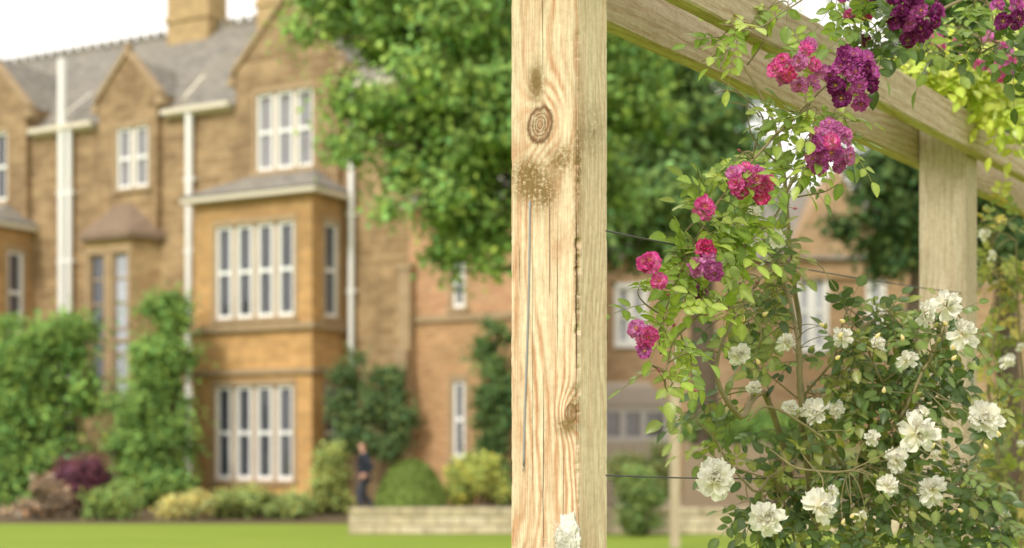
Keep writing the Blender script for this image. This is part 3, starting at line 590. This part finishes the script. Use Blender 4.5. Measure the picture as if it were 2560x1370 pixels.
def lump(cen,rx,ry,rz,seed,nu=60,nv=44):
    vs=[];fs=[]
    for i in range(nv+1):
        th=math.pi*i/nv
        for j in range(nu):
            ph=2*math.pi*j/nu; d=Vector((math.sin(th)*math.cos(ph),math.sin(th)*math.sin(ph),math.cos(th)))
            k=1+.35*mn.noise(d*2.5+Vector((seed,0,0)))+.22*mn.noise(d*7+Vector((seed,3,0)))+.16*mn.noise(d*18+Vector((seed,3,0)))
            vs.append(cen+q*(d.x*rx*k)+p*(d.y*ry*k)+Vector((0,0,d.z*rz*k)))
    fs=[(i*nu+j,i*nu+(j+1)%nu,(i+1)*nu+(j+1)%nu,(i+1)*nu+j) for i in range(nv) for j in range(nu)]
    mb.add(vs,fs)
lump(c0,.024,.007,.040,1.0); lump(c0+Vector((0,0,-.03)),.027,.008,.03,4.0); lump(c0+q*.006+Vector((0,0,.026)),.010,.005,.020,7.0)
for k in range(110):
    a=c0+q*rnd.uniform(-.02,.02)-p*.006+Vector((0,0,rnd.uniform(-.04,.02))); L=rnd.uniform(.015,.045); an=rnd.uniform(2.4,5.2)
    b=a+q*math.cos(an)*L-p*rnd.uniform(0,.004)+Vector((0,0,math.sin(an)*L)); mb.tube([a,(a+b)/2-p*.004,b],[.0005,.0004,.0003],4)
o=mb.build('frayed_tuft',simple('white_fibre',(.78,.73,.65),.95,.35,300),smooth=True); o.location=PL; tag(o,'white frayed fibre tuft stuck low on the rough post','tuft')
# ---------------------------------------------------------------- roses
def leaflet(mb,pos,d,nrm,L,col,rnd):
    d=d.normalized(); nrm=(nrm-d*nrm.dot(d)).normalized(); s=d.cross(nrm); rows=8; vs=[];cs=[]
    cur=rnd.uniform(-.1,.45); fold=rnd.uniform(.1,.4); W=L*rnd.uniform(.25,.32)
    for i in range(rows+1):
        u=i/rows; w_=W*(math.sin(math.pi*u**.85)**.75 if 0<u<1 else 0.03); 
        if i%2: w_*=1.07
        c=Vector(pos)+d*(L*u)-nrm*(cur*L*u*u*.6)
        for v in (-1,0,1):
            vs.append(c+s*(w_*v)+nrm*(abs(v)*w_*fold)); k=(.82 if v else 1.12)*(1+.08*rnd.uniform(-1,1)); cs.append((col[0]*k,col[1]*k,col[2]*k))
    fs=[]
    for i in range(rows):
        for v in (0,1): a=i*3+v; fs.append((a,a+1,a+4,a+3))
    mb.add(vs,fs,cs)
def compound(mb,pos,d,L,nl,cols,rnd):
    d=d.normalized(); up=Vector((rnd.uniform(-.5,.5),-.55+rnd.uniform(-.5,.3),.75)); up=(up-d*up.dot(d)).normalized(); s=d.cross(up)
    base=rnd.choice(cols); j=rnd.uniform(.72,1.25); col=tuple(min(.85,c*j) for c in base)
    RL=L*(.75+.55*(nl//2)); cur=rnd.uniform(.05,.35); pts=[]
    for i in range(6):
        u=i/5; pts.append(Vector(pos)+d*(RL*u)-Vector((0,0,1))*(cur*RL*u*u))
    mb.col=(col[0]*1.05,col[1]*.8,col[2]); mb.tube(pts,[.0009,.0008,.0008,.0007,.0006,.0005],4,False)
    np_=nl//2
    for k in range(np_):
        u=.30+.62*k/max(1,np_-.2); a=pts[min(5,int(u*5))]; 
        for sg in (-1,1):
            if rnd.random()<.06: continue
            ld=(s*sg*.95+d*rnd.uniform(.35,.75)+up*rnd.uniform(-.15,.25)-Vector((0,0,.15))).normalized()
            leaflet(mb,a+ld*.002,ld,up+Vector((rnd.uniform(-.35,.35),rnd.uniform(-.35,.35),rnd.uniform(-.2,.2))),L*rnd.uniform(.7,1.0)*(.85 if k==0 else 1),col,rnd)
    td=(pts[-1]-pts[-2]).normalized(); leaflet(mb,pts[-1],td,up,L*rnd.uniform(1,1.15),col,rnd)
def bez(a,b,c,n=9): return [a.lerp(b,i/n).lerp(b.lerp(c,i/n),i/n) for i in range(n+1)]
def smooth_path(pts,k=6):
    out=[]; n=len(pts)
    for i in range(n-1):
        p0,p1,p2,p3=pts[max(i-1,0)],pts[i],pts[i+1],pts[min(i+2,n-1)]
        for j in range(k):
            t=j/k; out.append(.5*((2*p1)+(p2-p0)*t+(2*p0-5*p1+4*p2-p3)*t*t+(3*p1-p0-3*p2+p3)*t**3))
    out.append(pts[-1]); return out
class Plant:
    def __init__(s,name,label,org,seed):
        s.rnd=random.Random(seed); s.org=Vector(org); s.root=empty(name,org,0,label,'rose'); s.st=MB(); s.lf=MB(); s.cp=[]
    def cane(s,pts,r0,r1,twist=.006):
        pp=smooth_path([Vector(x) for x in pts]); n=len(pp)
        pp=[v+Vector((mn.noise(v*14),mn.noise(v*14+Vector((9,0,0))),mn.noise(v*14+Vector((0,9,0)))))*twist for v in pp]
        s.st.tube(pp,[r0+(r1-r0)*i/(n-1) for i in range(n)],7); s.cp+=pp
        for i in range(3,n-2,2):
            d=Vector((s.rnd.uniform(-1,1),s.rnd.uniform(-1,0),s.rnd.uniform(-.6,.2))).normalized(); r=r0+(r1-r0)*i/(n-1)
            if r>.0012: s.st.tube([pp[i],pp[i]+d*(r+.0045)],[.0012,.0001],4,False)
        return pp
    def twig(s,target,r=.0016,leaves=True,L=.033,nl=(5,7),cols=None,span=.16,step=.034,bow=.05):
        rnd=s.rnd; near=sorted(s.cp,key=lambda c:(c-target).length+rnd.uniform(0,.06))[0]
        mid=(near+target)/2+Vector((rnd.uniform(-1,1)*bow,rnd.uniform(-1,1)*bow*.6,rnd.uniform(.0,1.2)*bow)); pp=bez(near,mid,target)
        n=len(pp); s.st.tube(pp,[r*1.4+(r*.6-r*1.4)*i/(n-1) for i in range(n)],5)
        if leaves:
            ln=sum((pp[i+1]-pp[i]).length for i in range(n-1)); d=0; sgn=1
            while d<min(span,ln):
                f=1-d/max(ln,1e-6); i=min(n-2,max(0,int(f*(n-1)))); a=pp[i].lerp(pp[i+1],f*(n-1)-i); t=(pp[i+1]-pp[i]).normalized()
                side=t.cross(Vector((rnd.uniform(-.4,.4),-1,rnd.uniform(-.4,.4)))).normalized()*sgn
                dr=(side*rnd.uniform(.5,1)+t*rnd.uniform(.2,.8)+Vector((0,rnd.uniform(-.6,.3),rnd.uniform(-.35,.25))))
                compound(s.lf,a,dr,L*rnd.uniform(.7,1.15),rnd.choice(nl),cols,rnd); sgn=-sgn; d+=step*rnd.uniform(.7,1.3)
            if ln>.02: compound(s.lf,pp[-1],(pp[-1]-pp[-2])+Vector((0,-.01,.0)),L,rnd.choice(nl),cols,rnd)
        return pp
    def finish(s):
        for mb in (s.st,s.lf): mb.v=[(v[0]-s.org.x,v[1]-s.org.y,v[2]-s.org.z) for v in mb.v]
        s.st.build('cane',M['cane'],s.root,smooth=True); s.lf.build('foliage',M['roseleaf'],s.root,smooth=True,color=True)
def petal(mb,az,el0,curl,L,W,cup,rnd,cf,z0=0,r0=0,ruf=.10):
    ca,sa=math.cos(az),math.sin(az); nu,nv=6,4; vs=[];cs=[]; r=r0;h=z0; ph=rnd.uniform(0,9); notch=rnd.uniform(0,.12); tw=rnd.uniform(-.35,.35)
    for i in range(nu+1):
        u=i/nu; el=el0+curl*u; 
        if i: r+=math.cos(el)*L/nu; h+=math.sin(el)*L/nu
        wd=W*(.22+.78*math.sin(min(1,u*1.25)*math.pi/2))*(1 if u<.75 else 1-.42*((u-.75)/.25)**2)
        for j in range(-nv//2,nv//2+1):
            v=j/(nv/2); e2=el+math.pi/2; c=cup*v*v*W*(.4+u*.6)+ ruf*W*u*math.sin(v*5+ph)+tw*W*v*u*.5
            rr=r+math.cos(e2)*c - (notch*L*(1-abs(v)) if i==nu else 0); zz=h+math.sin(e2)*c; sd=v*wd*.5
            vs.append((ca*rr-sa*sd,sa*rr+ca*sd,zz)); cs.append(cf(u,v))
    m=nv+1; mb.add(vs,[(i*m+j,i*m+j+1,(i+1)*m+j+1,(i+1)*m+j) for i in range(nu) for j in range(nv)],cs)
def lerp3(a,b,t): return tuple(x+(y-x)*t for x,y in zip(a,b))
def bloom_mesh(kind,seed,S=1.0):
    rnd=random.Random(seed); mb=MB(); ruf=.10; jit=9
    if kind in('white','ragged','halfopen'):
        if kind=='white': lay=[(7,-5,.1,.042,.030,.2),(8,15,.2,.039,.027,.25),(8,35,.25,.034,.023,.3),(7,55,.25,.028,.018,.35),(6,72,.2,.020,.014,.4)]; ruf=.2; jit=20
        elif kind=='ragged': lay=[(5,-25,-.5,.038,.026,.2),(6,10,.2,.036,.022,.3),(7,45,.3,.032,.018,.35),(8,70,.2,.026,.014,.4)]; ruf=.28; jit=32
        else: lay=[(3,-40,-.5,.030,.020,.2),(4,40,.5,.032,.030,.45),(5,68,.35,.034,.026,.5),(4,80,.2,.030,.016,.5)]; ruf=.15; jit=14
        cf0=lambda k:(lambda u,v:lerp3((.95,.88,.60),(.96,.94,.87),min(1,u*1.5+.12)))
    else:
        tip,mid={'pink':((.86,.11,.47),(.93,.45,.70)),'purple':((.58,.11,.44),(.70,.27,.59)),'crimson':((.82,.05,.30),(.90,.30,.50)),'dark':((.28,.035,.19),(.40,.09,.31)),'mauve':((.74,.22,.57),(.87,.50,.76))}[kind]
        lay=[(7,0,.25,.022,.020,.15),(8,18,.3,.020,.016,.22),(7,38,.35,.016,.012,.3),(5,58,.3,.009,.008,.3)]; ruf=.2; jit=15
        def cf0(k):
            jj=rnd.uniform(.7,1.15)
            return lambda u,v:(lerp3((.97,.90,.90),mid,min(1,u*2.0)) if u<.5 else lerp3(mid,tuple(min(.93,x*jj) for x in tip),min(1,(u-.5)*2.6)))
    for k,(n,el,curl,L,W,cup) in enumerate(lay):
        a0=rnd.uniform(0,6)
        for i in range(n):
            petal(mb,a0+2*math.pi*i/n+rnd.uniform(-.25,.25),R(el+rnd.uniform(-jit,jit)),curl*rnd.uniform(-.8,1.6)*(-1.3 if (kind in('white','ragged') and k<3 and rnd.random()<.5) else 1),L*S*rnd.uniform(.75,1.12),W*S*rnd.uniform(.8,1.15),cup,rnd,cf0(k),z0=.0012*k*S,r0=.0015*S,ruf=ruf)
    me=mb.mesh('bloom_'+kind,True,True); me.materials.append(M['petal'])
    sm=MB(); n=26 if kind!='white' else 18
    for i in range(n):
        a=rnd.uniform(0,6.28); rr=rnd.uniform(.0,.0055)*S; h=rnd.uniform(.007,.011)*S
        sm.tube([(rr*.4*math.cos(a),rr*.4*math.sin(a),.001),(rr*math.cos(a),rr*math.sin(a),h)],[.0002,.0003],4,False)
        x,y=rr*math.cos(a),rr*math.sin(a); s_=.0010*S
        sm.add([(x-s_,y,h),(x+s_,y,h),(x,y-s_,h),(x,y+s_,h),(x,y,h+s_),(x,y,h-s_)],[(0,2,4),(2,1,4),(1,3,4),(3,0,4),(2,0,5),(1,2,5),(3,1,5),(0,3,5)])
    ms=sm.mesh('stamens'); ms.materials.append(M['stamen'])
    return me,ms
BM={k:[bloom_mesh(k,s*7+hash_) for s in range(4)] for hash_,k in enumerate(('white','ragged','pink','purple','crimson','dark','mauve','halfopen'),50)}
def put_bloom(pl,pos,kind,scale,dirv,name=None):
    me,ms=pl.rnd.choice(BM[kind]); o=link(name or 'rose_bloom',me,None,pl.root); o.location=Vector(pos)-pl.org
    qq=dirv.normalized().to_track_quat('Z','Y'); o.rotation_mode='QUATERNION'; o.rotation_quaternion=qq@Quaternion((0,0,1),pl.rnd.uniform(0,6.28)); o.scale=(scale*pl.rnd.uniform(.85,1.1),scale,scale*pl.rnd.uniform(.9,1.2))
    s_=link('stamens',ms,None,o)
def cluster(pl,px,py,Y,kinds,n,rx,ry,sc_=1.0):
    c=P(px,py,Y); rnd=pl.rnd; got=[]; R_=.5*(rx+ry)/F*Y
    for i in range(n):
        for tr in range(40):
            a=rnd.uniform(0,6.28); r=math.sqrt(rnd.random())
            if n==1: r=0
            if all(math.hypot((math.cos(a)*r-g[0])*rx,(math.sin(a)*r-g[1])*ry)>34*sc_ for g in got): break
        got.append((math.cos(a)*r,math.sin(a)*r)); gx,gy=got[-1]; dz=math.sqrt(max(0,1-r*r))
        pos=c+Vector((gx*rx/F*Y,-dz*R_*.6-.02,gy*ry/F*Y)); dv=Vector((gx*.8,-.85-dz*.3,gy*.8+.15))+Vector((rnd.uniform(-.3,.3),0,rnd.uniform(-.3,.3)))
        st=[c+Vector((0,.03,0)),(c+pos)/2+Vector((0,.02,0)),pos]; pl.st.tube(st,[.0013,.001,.001],4)
        put_bloom(pl,pos,rnd.choice(kinds),rnd.uniform(.82,1.12)*sc_,dv)
def bud(mb,pos,d,s,c):
    d=d.normalized(); mb.col=c; mb.tube([pos-d*s*.2,pos,pos+d*s*.5,pos+d*s,pos+d*s*1.5],[s*.2,s*.45,s*.5,s*.32,s*.05],7)
YG=[(.33,.45,.08),(.26,.38,.065),(.40,.50,.11),(.21,.32,.055)]
def yp(px): return 2.80+(px-1600)/900*.55
pr=Plant('climbing_rose','climbing rose with magenta and purple bloom clusters arching down from the beams',(1.05,3.75,0),1)
def W_(l,dy=0): return [P(a,b,yp(a)+dy) for a,b in l]
o3=Vector((1.05,3.75,0))
c1=pr.cane([o3,P(2090,1250,3.55),P(2010,1000,3.45),P(1995,800,3.4),P(1975,600,3.35),P(1960,430,3.3),P(1930,300,3.3),P(1880,200,3.3),P(1850,150,3.3)],.009,.002)
c2=pr.cane(W_([(2620,-120),(2450,-30),(2300,60),(2180,130),(2060,220),(1970,310),(1880,400),(1800,500),(1740,600),(1690,700),(1660,790),(1650,880)]),.0045,.0015)
c3=pr.cane(W_([(2180,130),(2100,240),(2060,340),(2000,420),(1950,520),(1880,600),(1800,680)]),.0035,.0015)
c4=pr.cane(W_([(2450,-30),(2200,-60),(2050,-30),(1960,30),(1890,70),(1800,60)]),.003,.001)
c5=pr.cane(W_([(2450,-30),(2480,60),(2430,160)]),.003,.0012)
c6=pr.cane([P(1975,600,3.35),P(1900,700,3.1),P(1860,760,2.95),P(1760,780,2.9),P(1690,850,2.85),P(1660,930,2.80),P(1665,975,2.79),P(1680,955,2.79)],.003,.0014)
def fill(pl,blobs,cols,L,yf,span=.13,nl=(5,7),step=.034):
    for (px,py,rx,ry,n,*y) in blobs:
        for i in range(n):
            a=pl.rnd.uniform(0,6.28); r=math.sqrt(pl.rnd.random()); X=px+math.cos(a)*r*rx; Yp=py+math.sin(a)*r*ry
            pl.twig(P(X,Yp,(y[0] if y else yf(X))+pl.rnd.uniform(-.05,.12)),cols=cols,L=L,span=span,nl=nl,step=step)
fill(pr,[(1850,85,50,45,3),(1960,40,60,40,2),(2080,40,60,40,2),(2010,110,30,30,1),(2180,60,40,50,2),(2330,90,60,60,3),(2440,60,60,50,3),(2530,100,40,80,2),(2060,290,60,40,4),(1970,300,40,50,3),(2120,330,30,60,2),(1990,400,60,50,4),(1890,380,40,40,2),(2100,400,40,20,1),(1950,470,50,50,4),(1830,430,40,30,2),(1750,500,40,40,2),(1820,560,60,60,5),(1730,590,40,40,3),(1700,650,40,40,2),(1890,600,50,60,3),(1710,710,50,40,3),(1810,730,60,50,4),(1660,790,30,40,2),(1700,840,30,40,2),(1720,930,25,30,1),(1670,900,20,40,1),(1600,720,20,30,1),(1850,660,50,50,3)],YG,.034,yp,.10,step=.042)
DK=[(.10,.17,.04),(.15,.23,.05)]
fill(pr,[(2260,110,90,40,3),(2420,110,70,70,3),(2520,160,50,60,3),(2200,20,80,40,3)],DK,.038,lambda x:yp(x)-.05,.1)
for a in [(1985,165,['pink','mauve'],5,48,42),(1955,185,['pink','crimson'],2,22,18),(2005,215,['mauve'],2,20,18),(2000,125,['mauve'],2,22,10),(2045,185,['mauve'],1,1,1)]: cluster(pr,a[0],a[1],yp(a[0])-.06,a[2],a[3],a[4],a[5],.9)
cluster(pr,2122,205,yp(2122)-.08,['purple','purple','purple','dark'],17,54,66,.92)
cluster(pr,2065,375,yp(2065)-.07,['mauve','purple','mauve'],12,48,52,.95); cluster(pr,2072,360,yp(2065)-.13,['pink'],1,1,1,1.0)
cluster(pr,1868,455,yp(1870)-.06,['pink','mauve'],8,50,28,.92); cluster(pr,1897,495,yp(1870)-.06,['crimson'],1,1,1,.95)
cluster(pr,1758,525,yp(1758)-.06,['pink','mauve'],1,1,1,1.35)
cluster(pr,1752,625,yp(1752)-.06,['crimson'],2,14,10,.95); cluster(pr,1765,668,yp(1752)-.06,['purple','mauve'],4,24,26,.95)
cluster(pr,1625,663,yp(1625)-.06,['pink'],2,18,8,1.05); cluster(pr,1646,706,yp(1625)-.06,['pink'],1,1,1,1.05)
cluster(pr,1606,835,yp(1606)-.05,['pink','mauve'],3,16,20,.9); cluster(pr,1607,880,yp(1606)-.05,['purple'],1,1,1,.7); cluster(pr,1745,740,yp(1745),['purple'],2,12,8,.6)
cluster(pr,2275,45,yp(2275)-.12,['dark','dark','purple'],15,60,64,.9); cluster(pr,2265,-5,yp(2275)-.10,['dark'],4,70,15,.9)
cluster(pr,2500,40,yp(2500)-.1,['purple','dark'],4,38,34,1.0); cluster(pr,2135,-5,yp(2135),['dark','purple'],3,40,12,.85)
cluster(pr,2140,45,yp(2140)+.05,['crimson','pink'],2,26,12,.8); cluster(pr,2150,105,yp(2140)+.05,['dark'],2,22,12,.7)
for k in range(30):
    c=pr.rnd.choice(c2[6:]+c3+c6); d=Vector((pr.rnd.uniform(-1,1),-.6,pr.rnd.uniform(-.2,1))).normalized(); e=c+d*pr.rnd.uniform(.03,.06)
    pr.st.tube([c,(c+e)/2+Vector((0,0,.004)),e],[.0009,.0008,.0007],4); bud(pr.lf,e,d,.006,(.45,.14,.20) if k%3==0 else (.35,.4,.08))
for a in ([(1920,340),(1900,280),(1850,240),(1800,190)],[(1900,290),(1870,265),(1800,255)],[(1870,160),(1960,30),(2020,-20)],[(1760,150),(1810,120),(1850,60)],[(1990,490),(2060,480),(2100,460)],[(1880,400),(1920,300),(1930,270)],[(1850,240),(1810,225),(1780,240)],[(1950,420),(1880,330),(1860,230)],[(1990,640),(2050,660),(2090,730)],[(1920,680),(1960,660),(2010,690)],[(1730,560),(1700,600),(1680,660)],[(1850,760),(1900,830),(1880,900)]):
    pr.cane([P(x,y,3.1) for x,y in a],.0021,.0009,.008)
pr.finish()
# --- white rose
DG=[(.12,.19,.06),(.155,.235,.065),(.09,.15,.05),(.20,.28,.075),(.29,.36,.10),(.34,.37,.11)]
wr=Plant('white_rose_bush','bushy white rose with big ragged blooms in front of the far post',(.95,3.5,0),2)
o4=Vector((.95,3.5,0)); yw=lambda x:3.25
wr.cane([o4,P(2030,1250,3.3),P(2005,1000,3.2),P(1995,850,3.2),P(1960,700,3.25),P(1930,620,3.25)],.010,.003)
wr.cane([o4,P(1960,1130,3.3),P(1850,1040,3.02),P(1795,960,2.98),P(1800,880,2.98),P(1840,790,3.0)],.0085,.0030)
wr.cane([o4,P(2150,1250,3.3),P(2250,1050,3.2),P(2330,880,3.2),P(2380,770,3.25)],.006,.0025)
wr.cane([o4,P(2250,1330,3.4),P(2400,1200,3.4),P(2480,1050,3.4)],.005,.002)
wr.cane([o4,P(1980,1330,3.3),P(1880,1230,3.1),P(1800,1120,3.05),P(1740,1050,3.0)],.004,.0018)
wr.cane([P(2250,1050,3.3),P(2180,900,3.2),P(2130,800,3.3)],.0035,.0016)
wr.cane([P(2000,1000,3.3),P(2080,900,3.2),P(2100,830,3.3)],.0035,.0016)
wr.cane([P(2150,1250,3.4),P(2060,1100,3.15),P(1930,1020,3.1),P(1870,1050,3.05)],.004,.002)
wr.cane([P(2200,1150,3.3),P(2120,1180,3.1),P(2000,1170,3.05),P(1920,1120,3.05)],.0035,.0018)
fill(wr,[(1870,790,90,60,4),(1950,700,50,60,4),(1920,850,50,60,3),(1900,900,60,50,3),(2130,880,60,50,5),(2200,840,80,60,6),(2290,810,70,60,5),(2360,850,60,60,3),(2130,960,90,50,6),(2250,960,100,60,7),(2370,940,50,50,3),(2080,1060,80,50,5),(2190,1060,90,60,7),(2310,1060,80,70,6),(2440,1030,50,60,2),(2040,1160,80,60,5),(2150,1180,80,60,6),(2250,1190,100,60,7),(2370,1190,80,70,6),(1900,1120,50,50,2),(1740,1060,40,50,2),(1760,1130,40,40,2),(1880,1250,50,40,3),(1960,1300,80,50,6),(2090,1330,100,50,6),(2230,1320,100,60,8),(2360,1320,90,70,6),(2490,1260,50,90,3),(1930,1370,70,30,3),(2490,1370,70,40,3),(1940,590,50,40,3),(2160,770,40,30,2),(2440,900,30,50,1)],DG,.035,yw,.12,(5,5,7),.037)
def wb(px,py,s,Y=3.1,kind=None,dx=0,dz=.2):
    big=s>.8; s=s if big else s*.85; j=.25 if big else .9
    pos=P(px,py,Y); wr.twig(pos+Vector((0,.012,-.004)),r=.0014,leaves=False,bow=.03)
    put_bloom(wr,pos,kind or ('white' if big else wr.rnd.choice(['halfopen','ragged','ragged','halfopen','white'])),s,Vector((dx+wr.rnd.uniform(-j,j),-1,dz+wr.rnd.uniform(-j*.5,j))))
for a in [(1790,1198,1.14,2.96),(2050,1268,1.12,3.0,'ragged'),(2292,1085,1.2,3.02,'ragged'),(1915,1300,1.0,3.05),(1943,600,.6),(1962,855,.75),(1848,887,.75,2.98),(1705,885,.9,2.95,'halfopen'),(2182,1095,.65),(2220,1215,.75),(2465,1045,.95,3.2),(2515,910,.6,3.3),(2365,765,1.0,3.1,'ragged'),(2405,835,1.05,3.1,'ragged'),(2310,785,.75,3.15),(2240,1150,.9,3.15,'ragged'),(2105,845,.8,3.15),(2035,1030,.85,3.15,'ragged'),(2090,1020,.65,3.15),(2330,1225,.95,3.1,'ragged'),(2310,1030,.75,3.1,'halfopen'),(1865,610,.55,3.1),(1880,540,.75,3.1),(2265,900,.8,3.1),(2080,1230,.5),(2195,860,.5,3.15),(1885,970,.5,3.1),(2340,1140,.5,3.15),(2150,1290,.55,3.1),(1820,640,.6,3.0),(1975,1020,.55,3.15)]: wb(*a)
for k in range(46):
    px=wr.rnd.uniform(1850,2500); py=wr.rnd.uniform(740,1340); e=P(px,py,3.1); d=Vector((wr.rnd.uniform(-1,1),-.5,wr.rnd.uniform(.2,1)))
    wr.twig(e,r=.0010,leaves=False,bow=.02); bud(wr.lf,e,d,.009,(.85,.76,.52) if k%2 else (.34,.36,.10))
wr.finish()
# --- right edge rose
rr3=Plant('straggly_rose','blurred yellowing rose with small cream blooms at the right edge beyond the far post',(sx(2520,4.9),4.9,0),3)
o5=Vector((sx(2520,4.9),4.9,0)); rr3.cane([o5,P(2500,1200,4.9),P(2470,950,4.9),P(2500,760,4.9),P(2480,600,4.9)],.008,.002); rr3.cane([o5,P(2560,1100,4.9),P(2550,850,4.9),P(2540,600,4.8)],.007,.002)
OL=[(.34,.38,.08),(.26,.32,.07),(.44,.38,.10),(.18,.25,.05)]
fill(rr3,[(2500,560,60,60,5),(2490,660,50,50,4),(2540,720,40,60,4),(2490,800,50,50,3),(2520,880,50,60,4),(2480,960,40,40,2),(2520,1020,50,60,4),(2540,1140,50,80,5),(2480,1200,40,60,3),(2540,1300,50,60,5)],OL,.042,lambda x:4.9,.18,(5,7),.05)
for (px,py,s) in ((2460,590,.8),(2480,640,.6),(2515,905,1.0),(2550,870,.6),(2465,1160,.6),(2510,1290,.7),(2550,1110,.5)):
    pos=P(px,py,4.75); rr3.twig(pos,leaves=False); put_bloom(rr3,pos,'halfopen',s,Vector((0,-1,.3)))
rr3.finish()
# --- yellow-green rambler on top
rr4=Plant('rambling_rose','blurred yellow-green rambling rose with pink blooms lying over the far beams',(sx(2640,5.0),5.0,0),4)
o6=Vector((sx(2640,5.0),5.0,0)); rr4.cane([o6,P(2640,700,5.0),P(2600,350,4.8),P(2500,230,4.5),P(2380,180,4.35),P(2280,130,4.3)],.009,.002); rr4.cane([P(2600,350,4.8),P(2550,150,4.4),P(2450,90,4.3),P(2360,60,4.3)],.004,.002)
BY=[(.55,.66,.10),(.46,.58,.09),(.62,.68,.14)]
fill(rr4,[(2290,150,50,40,5),(2360,180,60,40,7),(2450,210,60,40,7),(2530,230,50,50,6),(2400,150,60,40,5),(2500,260,60,30,4),(2560,330,40,40,3)],BY,.044,lambda x:4.2,.18,(5,7),.045)
for a in [(2445,130,5,50,40),(2480,175,4,40,30),(2350,105,3,50,16),(2510,150,3,30,30)]: cluster(rr4,a[0],a[1],4.1,['pink','mauve'],a[2],a[3],a[4],1.1)
rr4.finish()
